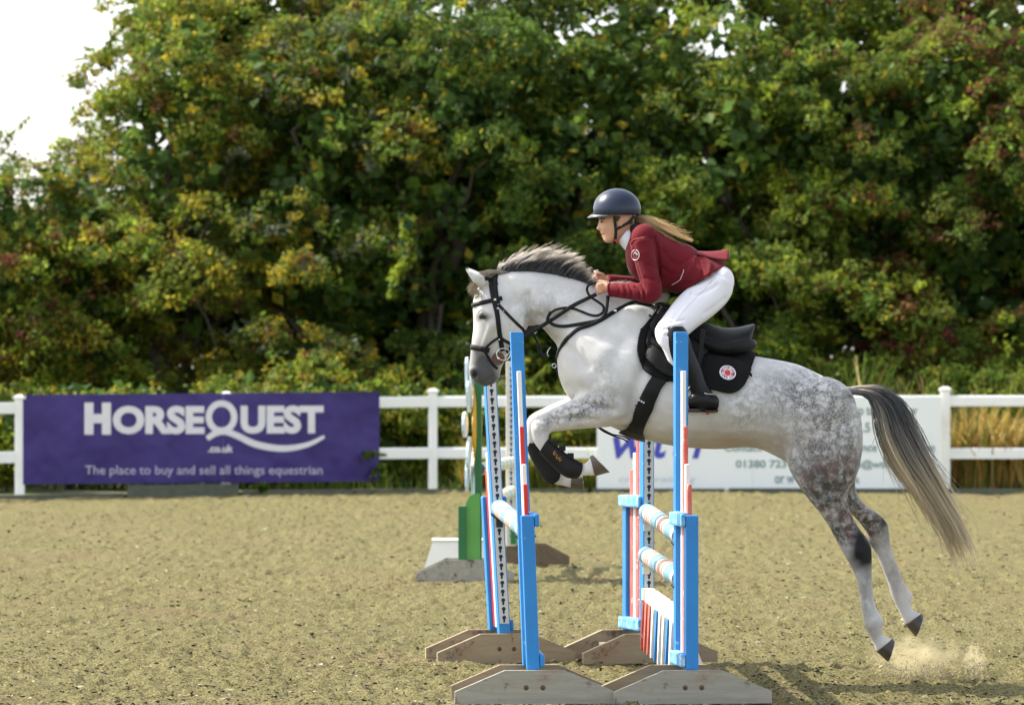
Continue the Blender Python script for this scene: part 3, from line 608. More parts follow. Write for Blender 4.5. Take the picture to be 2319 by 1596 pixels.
for i, mt in enumerate(PICK):
    for sx in (-1, 1):
        c = along(.07+.108*i); dy = (a1-a0).normalized(); spl = -.012 if sx < 0 else .11; x0 = .030*sx
        if sx > 0: continue
        top = [c+dy*(-.09)+Vector((x0, 0, -.06)), c+dy*.09+Vector((x0, 0, -.06))]; bot = [c+dy*.022+Vector((x0+spl, 0, -.335)), c+dy*(-.022)+Vector((x0+spl, 0, -.335))]
        if sx > 0: top = [p+Vector((0, 0, .04)) for p in top]; bot = [c+dy*.10+Vector((x0+spl, 0, -.21)), c-dy*.10+Vector((x0+spl, 0, -.21))]
        MB().prism(top+bot, (.012*sx, 0, 0)).build('picket', mt, fl)

# ================================================================ daisy jump further back
GREEN = paint('mid_green_paint', (.11, .34, .07), (.08, .28, .055), rough=.45, scale=3); GREEN_D = paint('dark_green_paint', (.018, .15, .045), (.014, .12, .035), rough=.5, scale=3)
GREEN_L = paint('light_green_paint', (.22, .46, .18), (.17, .40, .14), rough=.5, scale=3); PETAL = paint('pale_petal_paint', (.68, .78, .82), (.56, .70, .78), rough=.45, scale=4)
YELLOW = paint('yolk_yellow_paint', (.72, .40, .018), (.66, .34, .015), rough=.45, scale=3)
WOOD_B = wood('brown_timber', (.17, .125, .075), (.11, .08, .05), (.15, .09, .05))
d1, d2 = 39.0, 42.4
ds = tag(empty('daisy_jump_wing', at_px(1082, d1)), 'daisy shaped wing stand with pale petals, yellow eye and green stem beyond the muzzle', 'jump stand', 'daisy wings of the far jump')
def foot(px, d, mat, par, u=(0, .4), wid=.39):
    for k in u:
        x, y, _ = at_px(px, d+k); MB().prism([(x+v, y-.02, z) for v, z in ((-wid, 0), (wid, 0), (wid, .06), (.15, .172), (-.15, .172), (-wid, .06))], (0, .04, 0)).build('foot_board', mat, par)
foot(1052, d1, WOOD_G, ds); x, y, _ = at_px(1078, d1)
xs = at_px(1083, d1+.2)[0]
MB().box((xs-.028, d1+.05, .15), (xs+.028, d1+.13, 1.70), .01).build('stem', GREEN_D, ds)
xl = at_px(1070, d1+.1)[0]
# rounded green leaf board and its dark edge board
prof = [(0, .17), (0, .62), (.03, .68), (.08, .70), (.115, .70), (.115, .17)]
MB().prism([(xl-.055+a, d1+.03, z) for a, z in prof], (0, .04, 0)).build('leaf_board', GREEN, ds)
MB().box((xl-.115, d1+.00, .17), (xl-.052, d1+.055, .60), .006).build('leaf_board', GREEN_D, ds)
# petals: a flat flower seen almost edge on, its face turned left
fx = at_px(1072, d1+.25)[0]; fz0 = HC-(960-HY)*(d1+.25)/F; fw = .62
rotf = Matrix.Rotation(R(84.5), 3, 'Z')
for i in range(12):
    t = 2*math.pi*i/12; c0 = Vector((math.cos(t)*.40, 0, math.sin(t)*.44)); V = []
    for k in range(14):
        a = 2*math.pi*k/14; rad = Vector((math.cos(t), 0, math.sin(t))); tan = Vector((-math.sin(t), 0, math.cos(t))); V.append(c0+rad*(.17*math.cos(a))+tan*(.105*math.sin(a)))
    mb = MB(); o_ = -.008 if i % 2 else .018
    pts = [rotf @ (p+Vector((0, o_, 0)))+Vector((fx, d1+.28, fz0)) for p in V]; mb.prism(pts, rotf @ Vector((0, .02, 0))).build('petal', PETAL, ds)
V = []; mb = MB().ball((0, 0, 0), .29, (1, .09, 1.28), 20, 12); mb.V = [tuple(rotf @ Vector(p)+Vector((fx+.03, d1+.26, fz0))) for p in mb.V]; mb.build('flower_eye', YELLOW, ds, True)
dt = tag(empty('daisy_jump_wing', at_px(1160, d2)), 'far green and white wing stand with a keyhole post beyond the blue posts', 'jump stand', 'daisy wings of the far jump')
foot(1195, d2, WOOD_B, dt, (0, .4), .36)
xk = at_px(1157, d2)[0]; MB().box((xk-.045, d2-.04, .16), (xk+.045, d2+.04, 1.76), .008).build('tall_post', CREAM, dt)
stp = MB().box((xk-.028, d2-.0445, .2), (xk+.028, d2-.0415, 1.75)).build('keyhole_strip', ALU, dt)
for i in range(30):
    k = bpy.data.objects.new('keyhole', KEY); COL.objects.link(k); k.parent = stp; k.location = (xk, d2-.0452, .25+.05*i); k.rotation_euler = (0, 0, R(90))
xg = at_px(1171, d2)[0]
MB().prism([(xg-.045+a, d2+.06, z) for a, z in prof], (0, .04, 0)).build('leaf_board', GREEN_L, dt)
MB().box((xg-.03, d2+.05, 1.70), (xg+.05, d2+.09, 1.98), .01).build('stem', GREEN_D, dt)
MB().box((xg-.06, d2-.09, .18), (xg-.01, d2-.055, .34), .006).build('leaf_board', GREEN_D, dt)
def far_pole_mat():
    m, nt, lk = newmat('pastel_pole_paint'); b = nt['Principled BSDF']; tc = N(nt, 'ShaderNodeTexCoord'); sp = N(nt, 'ShaderNodeSeparateXYZ'); lk.new(tc.outputs['Object'], sp.inputs[0])
    dv = N(nt, 'ShaderNodeMath', operation='MULTIPLY'); dv.inputs[1].default_value = 1/.8; lk.new(sp.outputs[0], dv.inputs[0]); fr = N(nt, 'ShaderNodeMath', operation='FRACT'); lk.new(dv.outputs[0], fr.inputs[0])
    rp = ramp(nt, [(0, (.40, .62, .66)), (.35, (.78, .76, .66)), (.55, (.72, .55, .18)), (.8, (.78, .76, .66))], 'CONSTANT'); lk.new(fr.outputs[0], rp.inputs[0]); lk.new(rp.outputs[0], b.inputs['Base Color']); b.inputs['Roughness'].default_value = .5; return m
FP = far_pole_mat()
for lab, ya, yb in (('higher pastel pole between the daisy wings', 1062, 1046), ('lower pastel pole between the daisy wings', 1150, 1112), ):
    pole(lab, W(1086, ya, d1+.15), W(1158, yb, d2-.09), .05, 'pastel_pole', FP, POLE_END, 'pastel poles of the far jump')
wbx = tag(empty('jump_block', at_px(1008, 40.4)), 'white sloping-sided block beside the green daisy wing', 'block')
x0, x1 = at_px(972, 40.4)[0], at_px(1100, 40.4)[0]
MB().add([(x0-.06, 40.3, .0), (x1, 40.3, 0), (x1, 40.75, 0), (x0-.06, 40.75, 0), (x0+.03, 40.35, .27), (x1, 40.35, .27), (x1, 40.7, .27), (x0+.03, 40.7, .27)], [(0,3,2,1),(4,5,6,7),(0,1,5,4),(1,2,6,5),(2,3,7,6),(3,0,4,7)]).build('block_body', WHITE, wbx)
MB().box((x0+.02, 40.34, .27), (x1+.01, 40.71, .288), .006).build('block_lid', WHITE, wbx)
# ================================================================ organic surfaces: lofts grown together
DH = 26.5                                   # distance of the horse's middle plane
MPX = DH/F                                  # metres per photograph pixel at the horse
def HPx(px, py, off=0.0): return W(px, py, DH-off)     # off > 0: towards the viewer
def loft(secs, n=28, sub=5, cap=True):
    """secs rows: ax, ay, bx, by (two silhouette points), off, half width, egg (>0: narrower at point a)"""
    S = catmull(np.array([list(s)+[0]*(7-len(s)) for s in secs], float), sub); V = []; m = len(S); th = np.arange(n)*2*math.pi/n
    for ax, ay, bx, by, off, hw, egg in S:
        d = DH-off; a = np.array(W(ax, ay, d)); b = np.array(W(bx, by, d)); c = (a+b)/2; h = (a-b)/2
        lat = max(hw, .002)*np.sin(th)*(1-egg*np.cos(th))
        ring = c+np.cos(th)[:, None]*h+lat[:, None]*np.array([0, 1, 0]); V.append(ring)
    V = np.concatenate(V); Fc = []
    for i in range(m-1):
        for k in range(n):
            k2 = (k+1) % n; Fc.append((i*n+k, i*n+k2, (i+1)*n+k2, (i+1)*n+k))
    if cap: Fc += [tuple(range(n-1, -1, -1)), tuple((m-1)*n+k for k in range(n))]
    return V, Fc
def tubel(pts, n=14, sub=4):
    """round limb through world points: rows x,y,z,r"""
    S = catmull(np.array(pts, float), sub); mb = MB(); mb.tube([s[:3] for s in S], [s[3] for s in S], n); return mb.V, mb.Fc
def union(name, pieces, voxel, smooth_it=6, fac=.5):
    mb = MB()
    for V, Fc in pieces: mb.add(V, Fc)
    me = mb.mesh(name+'_raw'); o = bpy.data.objects.new(name+'_raw', me); COL.objects.link(o)
    r = o.modifiers.new('r', 'REMESH'); r.mode = 'VOXEL'; r.voxel_size = voxel
    if smooth_it: s = o.modifiers.new('s', 'SMOOTH'); s.factor = fac; s.iterations = smooth_it
    dg = bpy.context.evaluated_depsgraph_get(); out = bpy.data.meshes.new_from_object(o.evaluated_get(dg)); out.name = name
    bpy.data.objects.remove(o, do_unlink=True); bpy.data.meshes.remove(me)
    out.polygons.foreach_set('use_smooth', np.full(len(out.polygons), True, bool)); out.update(); return out
def to_px(V):
    d = V[:, 1]; return CX+V[:, 0]*F/d, HY+(HC-V[:, 2])*F/d
def seg_dist(px, py, poly):
    D = np.full(len(px), 1e9)
    for (x0, y0), (x1, y1) in zip(poly[:-1], poly[1:]):
        dx, dy = x1-x0, y1-y0; L = dx*dx+dy*dy+1e-9; t = np.clip(((px-x0)*dx+(py-y0)*dy)/L, 0, 1); D = np.minimum(D, np.hypot(px-x0-t*dx, py-y0-t*dy))
    return D
AMP = 1.1
def sculpt(me, strokes, near_only=True, mid=DH):
    """press grooves (depth < 0) or raise muscle (depth > 0) along lines; radius in photograph pixels, depth in metres"""
    V = verts_of(me); Nn = normals_of(me); px, py = to_px(V); acc = np.zeros(len(V))
    for poly, rad, dep in strokes:
        poly = [tuple(p) for p in catmull(poly, 5)] if len(poly) > 2 else (poly if len(poly) == 2 else [poly[0], (poly[0][0]+.1, poly[0][1])])
        w = np.exp(-(seg_dist(px, py, poly)/rad)**2)*np.clip(np.abs(Nn[:, 1])*1.6, 0, 1)
        if near_only: w = w*(V[:, 1] < mid+.0)
        acc += w*dep*AMP
    V = V+Nn*acc[:, None]; me.vertices.foreach_set('co', V.astype(np.float32).ravel()); me.update()

# ---------------------------------------------------------------- horse body
trunk = [(1098, 640, 1150, 742, 0, .085, .0), (1118, 622, 1190, 738, 0, .082, .1), (1172, 613, 1224, 741, 0, .082, .25), (1235, 617, 1246, 764, 0, .092, .32), (1300, 631, 1262, 786, 0, .118, .38), (1360, 652, 1261, 820, 0, .160, .40),
         (1420, 672, 1268, 864, 0, .205, .38), (1476, 689, 1298, 912, 0, .245, .33), (1528, 722, 1368, 958, 0, .268, .26), (1578, 757, 1432, 986, 0, .282, .18), (1634, 787, 1520, 1009, 0, .298, .10), (1692, 803, 1618, 1017, 0, .300, .06),
         (1750, 813, 1702, 1013, 0, .288, .06), (1806, 825, 1762, 1036, 0, .272, .08), (1856, 848, 1828, 1076, 0, .258, .10), (1895, 869, 1890, 1080, 0, .225, .10), (1922, 887, 1935, 1052, 0, .165, .05), (1938, 920, 1949, 1012, 0, .085, .0)]
head = [(1082, 650, 1140, 650, 0, .055, 0), (1074, 664, 1172, 690, 0, .088, .0), (1070, 690, 1190, 722, 0, .103, -.05), (1071, 720, 1189, 752, 0, .104, -.05), (1071, 745, 1176, 776, 0, .090, -.05), (1068, 770, 1158, 794, 0, .072, -.02), (1065, 795, 1146, 812, 0, .060, 0),
        (1062.5, 822, 1137, 830, 0, .056, 0), (1061.5, 842, 1133, 844, 0, .060, 0), (1068, 858, 1131, 856, 0, .056, 0), (1086, 871, 1122, 866, 0, .046, 0), (1096, 876, 1112, 871, 0, .03, 0)]
ear_n = [(1086, 655, 1106, 640, .055, .022, 0), (1076, 645, 1096, 626, .066, .030, 0), (1066, 632, 1083, 619, .074, .026, 0), (1057, 618, 1066, 612, .078, .014, 0), (1051, 607, 1054, 606, .08, .003, 0)]
ear_f = [(a+5, b-2, c+5, d-2, -o, w, e) for a, b, c, d, o, w, e in ear_n]
hind_n = [(1772, 930, 1948, 930, .12, .11, 0), (1774, 985, 1953, 975, .135, .135, 0), (1779, 1040, 1953, 1015, .14, .135, 0), (1794, 1078, 1944, 1065, .14, .125, 0), (1820, 1117, 1926, 1105, .135, .105, 0), (1846, 1149, 1919, 1130, .13, .083, 0), (1867, 1177, 1925, 1158, .125, .068, 0),
          (1884, 1206, 1946, 1196, .12, .056, 0), (1896, 1230, 1970, 1228, .12, .050, 0), (1911, 1257, 1974, 1252, .12, .048, 0), (1931, 1293, 1974, 1288, .12, .041, 0), (1942, 1330, 1975.5, 1328, .12, .033, 0), (1949, 1374, 1983, 1372, .12, .031, 0),
          (1955, 1408, 2000, 1405, .12, .037, 0), (1965, 1434, 1996, 1424, .12, .034, 0), (1976, 1456, 2000, 1438, .12, .034, 0), (1984, 1474, 2021, 1446, .12, .047, 0), (1989, 1478, 2022, 1452, .12, .040, 0)]
hind_f = [(1790, 980, 1948, 975, -.12, .12, 0), (1822, 1050, 1947, 1040, -.13, .125, 0), (1866, 1106, 1936, 1098, -.13, .10, 0), (1902, 1140, 1955, 1138, -.13, .075, 0), (1934, 1170, 1990, 1164, -.13, .060, 0), (1960, 1203, 2010, 1187, -.13, .050, 0), (1967, 1228, 2014, 1218, -.13, .046, 0),
          (1984, 1256, 2020, 1248, -.13, .037, 0), (1999, 1294, 2037, 1292, -.13, .032, 0), (2009, 1320, 2049, 1322, -.13, .031, 0), (2018, 1351, 2067, 1348, -.13, .037, 0), (2031, 1378, 2062, 1366, -.13, .033, 0), (2041, 1398, 2066, 1381, -.13, .034, 0), (2049, 1414, 2087, 1389, -.13, .046, 0), (2054, 1418, 2088, 1394, -.13, .038, 0)]
fore_n = [(1392, 800, 1480, 920, .17, .09, 0), (1345, 862, 1440, 958, .165, .105, 0), (1300, 899, 1385, 966, .16, .095, 0), (1262, 919, 1318, 971, .155, .073, 0), (1232, 935, 1268, 976, .15, .057, 0), (1212, 946, 1247, 979, .15, .050, 0), (1202, 958, 1243, 983, .15, .048, 0), (1201, 976, 1243, 988, .15, .046, 0),
          (1206, 996, 1241, 997, .15, .040, 0), (1217, 1014, 1246, 1004, .15, .034, 0), (1238, 1038, 1264, 1017, .15, .030, 0), (1260, 1060, 1288, 1035, .15, .031, 0), (1282, 1077, 1311, 1048, .15, .038, 0), (1303, 1080, 1318, 1050, .15, .033, 0), (1326, 1077, 1329, 1045, .15, .034, 0), (1346, 1077, 1337, 1035, .15, .046, 0), (1350, 1075, 1343, 1036, .15, .038, 0)]
fore_f = [(1385, 820, 1470, 920, -.16, .09, 0), (1340, 868, 1430, 955, -.15, .10, 0), (1295, 895, 1370, 958, -.145, .09, 0), (1256, 912, 1308, 963, -.14, .07, 0), (1225, 926, 1258, 968, -.14, .055, 0), (1203, 938, 1238, 972, -.14, .05, 0), (1192, 952, 1234, 977, -.14, .047, 0), (1189, 974, 1230, 984, -.14, .045, 0),
          (1191, 998, 1224, 994, -.14, .038, 0), (1199, 1024, 1229, 1010, -.14, .031, 0), (1213, 1052, 1243, 1034, -.14, .030, 0), (1231, 1081, 1262, 1058, -.14, .036, 0), (1250, 1094, 1275, 1068, -.14, .034, 0), (1272, 1099, 1284, 1074, -.14, .033, 0), (1292, 1104, 1293, 1077, -.14, .044, 0), (1298, 1104, 1297, 1078, -.14, .036, 0)]
def blob(px, py, off, rx, rz, ry):
    mb = MB().ball(HPx(px, py, off), 1, (rx*MPX, ry, rz*MPX), 24, 16); return mb.V, mb.Fc
pieces = [loft(trunk), loft(head), loft(ear_n, 14), loft(ear_f, 14), loft(hind_n, 20), loft(hind_f, 20), loft(fore_n, 20), loft(fore_f, 20)]
for s in (1, -1):
    pieces += [blob(1398, 870, .175*s, 72, 66, .10), blob(1352, 815, .13*s, 60, 85, .095), blob(1858, 930, .165*s, 82, 78, .115), blob(1440, 740, .10*s, 60, 50, .07), blob(1168, 726, .058*s, 30, 36, .05), blob(1092, 700, .074*s, 12, 8, .018), blob(1600, 900, .19*s, 130, 88, .115)]
horse_me = union('horse', pieces, .0085, 9)
sculpt(horse_me, [
    # shoulder and foreleg
    ([(1465, 705), (1420, 770), (1375, 830), (1330, 872), (1300, 888)], 20, -.009), ([(1482, 760), (1455, 830), (1432, 900), (1425, 945), (1396, 962)], 13, -.020), ([(1395, 800), (1370, 850), (1352, 880)], 34, .006), ([(1300, 905), (1345, 918), (1390, 930)], 8, -.012), ([(1245, 950), (1300, 948), (1350, 952)], 6, -.008),
    ([(1232, 962), (1215, 972)], 9, .006), ([(1268, 820), (1300, 850), (1330, 868)], 18, .010), ([(1283, 880), (1300, 900)], 12, -.014),
    # neck
    ([(1205, 720), (1270, 720), (1345, 752), (1405, 775)], 14, -.016), ([(1215, 690), (1290, 690), (1360, 715)], 26, .010), ([(1196, 668), (1202, 710), (1195, 748)], 10, -.020), ([(1250, 770), (1290, 790), (1330, 830)], 12, -.010), ([(1140, 640), (1160, 668), (1185, 690)], 10, -.008), ([(1130, 627), (1220, 630), (1320, 650)], 12, .006),
    # head
    ([(1092, 714)], 8, -.010), ([(1086, 706), (1098, 704), (1106, 710)], 5, .007), ([(1112, 735), (1098, 775), (1090, 800)], 6, .007), ([(1120, 750), (1112, 790), (1108, 815)], 7, -.006), ([(1074, 850)], 6.5, -.016), ([(1066, 838), (1074, 834), (1082, 842), (1084, 854)], 4, .006), ([(1092, 868), (1110, 858), (1124, 846)], 3.5, -.006), ([(1168, 700), (1185, 725), (1180, 755), (1160, 778)], 8, .006),
    # barrel and flank
    ([(1742, 840), (1738, 900), (1750, 960), (1772, 1010)], 18, -.020), ([(1480, 985), (1560, 1000), (1660, 1003)], 14, -.006), ([(1470, 900), (1500, 960)], 12, -.006), ([(1540, 960), (1620, 975), (1700, 965)], 20, -.006), ([(1600, 930), (1700, 925)], 30, .006),
    # hindquarter
    ([(1800, 850), (1818, 880)], 22, .012), ([(1916, 905), (1905, 960), (1908, 1020), (1922, 1075)], 10, -.013), ([(1875, 885), (1868, 950), (1872, 1020), (1880, 1080)], 18, .008), ([(1790, 1010), (1812, 1060), (1836, 1095)], 14, .016), ([(1800, 960), (1822, 1010), (1850, 1060), (1875, 1110)], 12, -.014), ([(1880, 1120), (1900, 1160), (1920, 1195)], 7, -.010),
    ([(1938, 1195), (1955, 1222)], 5, .006), ([(1930, 1180), (1918, 1200), (1925, 1235)], 7, -.008), ([(1925, 1240), (1945, 1250)], 12, .008), ([(1960, 1290), (1968, 1340), (1976, 1390)], 3.5, -.005), ([(1954, 1310), (1960, 1350), (1968, 1390)], 4, .003), ([(1980, 1408)], 9, .006), ([(1970, 1195), (1990, 1205)], 7, .005)])
def gauss(px, py, cx, cy, rx, ry, rot=0.0):
    c, s = math.cos(R(rot)), math.sin(R(rot)); x = (px-cx)*c+(py-cy)*s; y = -(px-cx)*s+(py-cy)*c; return np.exp(-((x/rx)**2+(y/ry)**2))
def horse_pigment(V):
    px, py = to_px(V); nz = vnoise3(V, 9.0, 5); n2 = vnoise3(V, 26.0, 8); j = (nz-.5)*26; px = px+j; py = py+(n2-.5)*20
    dap = np.clip(.07+gauss(px, py, 1880, 985, 95, 115)+.75*gauss(px, py, 1800, 880, 95, 55)+.8*gauss(px, py, 1850, 1080, 70, 60, 30)+.5*gauss(px, py, 1680, 930, 45, 50)+1.0*gauss(px, py, 1345, 915, 60, 26, -20)+.95*gauss(px, py, 1260, 945, 55, 22, -15)+.42*gauss(px, py, 1235, 700, 70, 45)+.35*gauss(px, py, 1370, 840, 30, 40)+.35*gauss(px, py, 1220, 970, 25, 22), 0, 1)
    dark = np.clip(1.4*gauss(px, py, 1862, 1105, 66, 66, 25)+1.7*gauss(px, py, 1900, 1180, 50, 56, 40)+.9*gauss(px, py, 1975, 1190, 44, 44)+.55*gauss(px, py, 1925, 1060, 30, 50)+.50*gauss(px, py, 1960, 1340, 22, 80)+.45*gauss(px, py, 2025, 1290, 24, 70)+.35*gauss(px, py, 1978, 1425, 22, 22), 0, 1)
    black = np.clip(1.5*gauss(px, py, 1950, 1240, 25, 46, -20)+.5*gauss(px, py, 1930, 1275, 20, 22)+.9*gauss(px, py, 1998, 1180, 14, 12)+.7*gauss(px, py, 1990, 1160, 22, 8, 35)+.35*gauss(px, py, 2012, 1215, 8, 14)+.8*gauss(px, py, 1925, 893, 12, 12), 0, 1)
    muz = np.clip(1.3*gauss(px, py, 1098, 860, 46, 38)+.75*gauss(px, py, 1090, 812, 28, 34)+1.1*gauss(px, py, 1093, 719, 12, 10)+.25*gauss(px, py, 1110, 780, 24, 40), 0, 1)
    nost = np.clip(1.3*gauss(px-j, py, 1075, 851, 8, 9), 0, 1)
    tan = np.clip(.75*gauss(px, py, 1640, 1005, 170, 26)+.55*gauss(px, py, 1980, 1215, 16, 20)+.45*gauss(px, py, 1200, 735, 12, 16)*1.6+.5*gauss(px, py, 1385, 965, 50, 16)+.35*gauss(px, py, 2045, 1330, 20, 18)+.3*gauss(px, py, 1975, 1430, 20, 14)+.4*gauss(px, py, 1235, 765, 22, 20)+.3*gauss(px, py, 1075, 655, 14, 14), 0, 1)
    return np.stack([dap, dark, np.clip(black+nost, 0, 1), muz], -1), tan
def horse_coat():
    m, nt, lk = newmat('dapple_grey_coat'); b = nt['Principled BSDF']; geo = N(nt, 'ShaderNodeNewGeometry')
    at = N(nt, 'ShaderNodeAttribute'); at.attribute_name = 'col'; sp = N(nt, 'ShaderNodeSeparateColor'); lk.new(at.outputs['Color'], sp.inputs[0]); at2 = N(nt, 'ShaderNodeAttribute'); at2.attribute_name = 'stain'
    vo = N(nt, 'ShaderNodeTexVoronoi', Scale=24.0); vo.feature = 'SMOOTH_F1'; vo.inputs['Smoothness'].default_value = .35
    n0 = N(nt, 'ShaderNodeTexNoise', Scale=14.0, Detail=5.0, Roughness=.7); lk.new(geo.outputs['Position'], n0.inputs['Vector'])
    va = N(nt, 'ShaderNodeVectorMath', operation='MULTIPLY_ADD'); va.inputs[1].default_value = (.13,)*3; lk.new(n0.outputs['Color'], va.inputs[0]); lk.new(geo.outputs['Position'], va.inputs[2]); lk.new(va.outputs[0], vo.inputs['Vector'])
    rv = ramp(nt, [(.12, (.10, .10, .10)), (.62, (1, 1, 1))]); lk.new(vo.outputs['Distance'], rv.inputs[0])
    nf = N(nt, 'ShaderNodeTexNoise', Scale=90.0, Detail=5.0, Roughness=.75); lk.new(geo.outputs['Position'], nf.inputs['Vector']); rf = ramp(nt, [(.38, (.35, .35, .35)), (.60, (1, 1, 1))]); lk.new(nf.outputs[0], rf.inputs[0])
    dm = N(nt, 'ShaderNodeMath', operation='MULTIPLY'); lk.new(rv.outputs[0], dm.inputs[0]); lk.new(sp.outputs[0], dm.inputs[1]); dm2 = N(nt, 'ShaderNodeMath', operation='MULTIPLY'); lk.new(dm.outputs[0], dm2.inputs[0]); lk.new(rf.outputs[0], dm2.inputs[1])
    nl = N(nt, 'ShaderNodeTexNoise', Scale=5.0, Detail=5.0); lk.new(geo.outputs['Position'], nl.inputs['Vector']); rl = ramp(nt, [(.32, (.50, .49, .475)), (.68, (.66, .65, .635))]); lk.new(nl.outputs[0], rl.inputs[0])
    c = mix(nt, lk, at2.outputs['Fac'], rl.outputs[0], (.40, .31, .21))
    c = mix(nt, lk, dm2.outputs[0], c, (.085, .087, .096))
    nn = N(nt, 'ShaderNodeTexNoise', Scale=24.0, Detail=6.0, Roughness=.7); lk.new(geo.outputs['Position'], nn.inputs['Vector']); rn = ramp(nt, [(.36, (.25, .25, .25)), (.56, (1, 1, 1))]); lk.new(nn.outputs[0], rn.inputs[0])
    dk = N(nt, 'ShaderNodeMath', operation='MULTIPLY'); lk.new(sp.outputs[1], dk.inputs[0]); lk.new(rn.outputs[0], dk.inputs[1])
    n5 = N(nt, 'ShaderNodeTexNoise', Scale=8.0, Detail=3.0); lk.new(geo.outputs['Position'], n5.inputs['Vector']); r5 = ramp(nt, [(.4, (.062, .066, .056)), (.6, (.13, .080, .070))]); lk.new(n5.outputs[0], r5.inputs[0])
    c = mix(nt, lk, dk.outputs[0], c, r5.outputs[0]); c = mix(nt, lk, at.outputs['Alpha'], c, (.070, .068, .070)); c = mix(nt, lk, sp.outputs[2], c, (.012, .012, .014))
    lk.new(c, b.inputs['Base Color']); b.inputs['Roughness'].default_value = .68; b.inputs['Specular IOR Level'].default_value = .22; b.inputs['Sheen Weight'].default_value = .12; b.inputs['Sheen Roughness'].default_value = .4
    mp = N(nt, 'ShaderNodeMapping'); mp.inputs['Scale'].default_value = (60, 60, 240); lk.new(geo.outputs['Position'], mp.inputs[0]); nb_ = N(nt, 'ShaderNodeTexNoise', Scale=1.0, Detail=3.0); lk.new(mp.outputs[0], nb_.inputs['Vector'])
    bp = N(nt, 'ShaderNodeBump', Strength=.18, Distance=.004); lk.new(nb_.outputs[0], bp.inputs['Height']); lk.new(bp.outputs[0], b.inputs['Normal']); return m
V = verts_of(horse_me); pg, tn = horse_pigment(V)
a = horse_me.color_attributes.new('col', 'FLOAT_COLOR', 'POINT'); a.data.foreach_set('color', pg.astype(np.float32).ravel())
a = horse_me.attributes.new('stain', 'FLOAT', 'POINT'); a.data.foreach_set('value', tn.astype(np.float32))
COAT = horse_coat()
horse = tag(link('horse', horse_me, COAT), 'dapple grey horse leaping over the striped jump with forelegs tucked up', 'horse')
HB = BVHTree.FromPolygons([tuple(v) for v in verts_of(horse_me)], [tuple(p.vertices) for p in horse_me.polygons])
HOOF = paint('dark_hoof_horn', (.045, .036, .028), (.10, .075, .055), rough=.45, scale=14, bump=.3, bscale=80, stretch=(1, 1, .3))
SHOE = paint('steel_shoe', (.45, .44, .42), (.35, .34, .33), rough=.35, metal=.9)
def hoof(cf, cb, st, sh, off, hw):
    """coronet front/back, sole toe/heel"""
    V, Fc = loft([(cf[0], cf[1], cb[0], cb[1], off, hw*.98), ((cf[0]+st[0])/2, (cf[1]+st[1])/2, (cb[0]+sh[0])/2, (cb[1]+sh[1])/2, off, hw*1.12), (st[0], st[1], sh[0], sh[1], off, hw*1.24)], 24, 4)
    mb = MB(); mb.add(V, Fc); o = mb.build('hoof', HOOF, horse, smooth=True)
    d = np.array([(st[0]-cf[0])+(sh[0]-cb[0]), (st[1]-cf[1])+(sh[1]-cb[1])])/2; d = d/np.hypot(*d)*1.6
    V, Fc = loft([(st[0], st[1], sh[0], sh[1], off, hw*1.25), (st[0]+d[0], st[1]+d[1], sh[0]+d[0], sh[1]+d[1], off, hw*1.25)], 24, 1)
    mb = MB(); mb.add(V, Fc); mb.build('shoe', SHOE, o)
hoof((1983, 1473), (2021, 1444), (2009, 1497), (2025, 1451), .12, .050); hoof((2048, 1412), (2087, 1387), (2072, 1441), (2090, 1396), -.13, .050)
hoof((1347, 1078), (1335, 1033), (1380, 1069), (1341, 1030), .15, .048); hoof((1292, 1105), (1293, 1076), (1321, 1108), (1317, 1075), -.14, .048)
EYE = paint('wet_dark_eye', (.006, .005, .005), (.012, .009, .008), rough=.08)
for s in (1, -1): MB().ball(HPx(1091.5, 717.5, s*.093), .0165, (1.15, .5, .7), 14, 10).build('eye', EYE, horse, smooth=True)
# eyelids
for s in (1, -1):
    pts = [HPx(1082+20*t, 715-7.5*math.sin(math.pi*t), s*(.100+.007*math.sin(math.pi*t))) for t in np.linspace(0, 1, 9)]
    MB().tube(pts, [.002, .004, .005, .0055, .0055, .005, .0045, .004, .002], 8).build('eyelid', paint('pale_eyelid', (.50, .49, .47), (.3, .3, .29), rough=.5), horse, smooth=True)
HAIR = attr_mat('horse_hair', rough=.5, transl=.18, spec=.4)
def strands(paths, r0, cols, taper=.25):
    """paths (n,k,3) -> three-sided hair strands as one mesh; cols (n,k,3)"""
    n, k, _ = paths.shape; T = np.gradient(paths, axis=1); T /= np.linalg.norm(T, axis=2)[..., None]+1e-9
    A = np.cross(T, np.array([0, 1, 0.05])); A /= np.linalg.norm(A, axis=2)[..., None]+1e-9; B = np.cross(T, A)
    rad = np.broadcast_to(np.asarray(r0).reshape(-1, 1), (n, 1))*(1-(1-taper)*np.linspace(0, 1, k)[None]**1.6); V = np.empty((n, k, 3, 3))
    for q in range(3):
        th = q*2*math.pi/3; V[:, :, q] = paths+(A*math.cos(th)+B*math.sin(th))*rad[..., None]
    idx = np.arange(n*k*3).reshape(n, k, 3); f = []
    for q in range(3):
        q2 = (q+1) % 3; f.append(np.stack([idx[:, :-1, q], idx[:, :-1, q2], idx[:, 1:, q2], idx[:, 1:, q]], -1).reshape(-1, 4))
    return V.reshape(-1, 3), np.concatenate(f), np.repeat(cols.reshape(-1, 3), 3, 0)
def hair_from_curves(n, k, rng, root_fn, shape_fn, color_fn, r0):
    u = rng.random(n); P = np.empty((n, k, 3)); Cc = np.empty((n, k, 3)); t = np.linspace(0, 1, k)
    for i in range(n):
        px, py, off, dx = root_fn(u[i], rng); X, Y, O = shape_fn(u[i], t, px, py, off, dx, rng); P[i] = WA(X, Y, DH-O); Cc[i] = color_fn(u[i], t, rng)
    return strands(P, r0, Cc)
rng = np.random.default_rng(21)
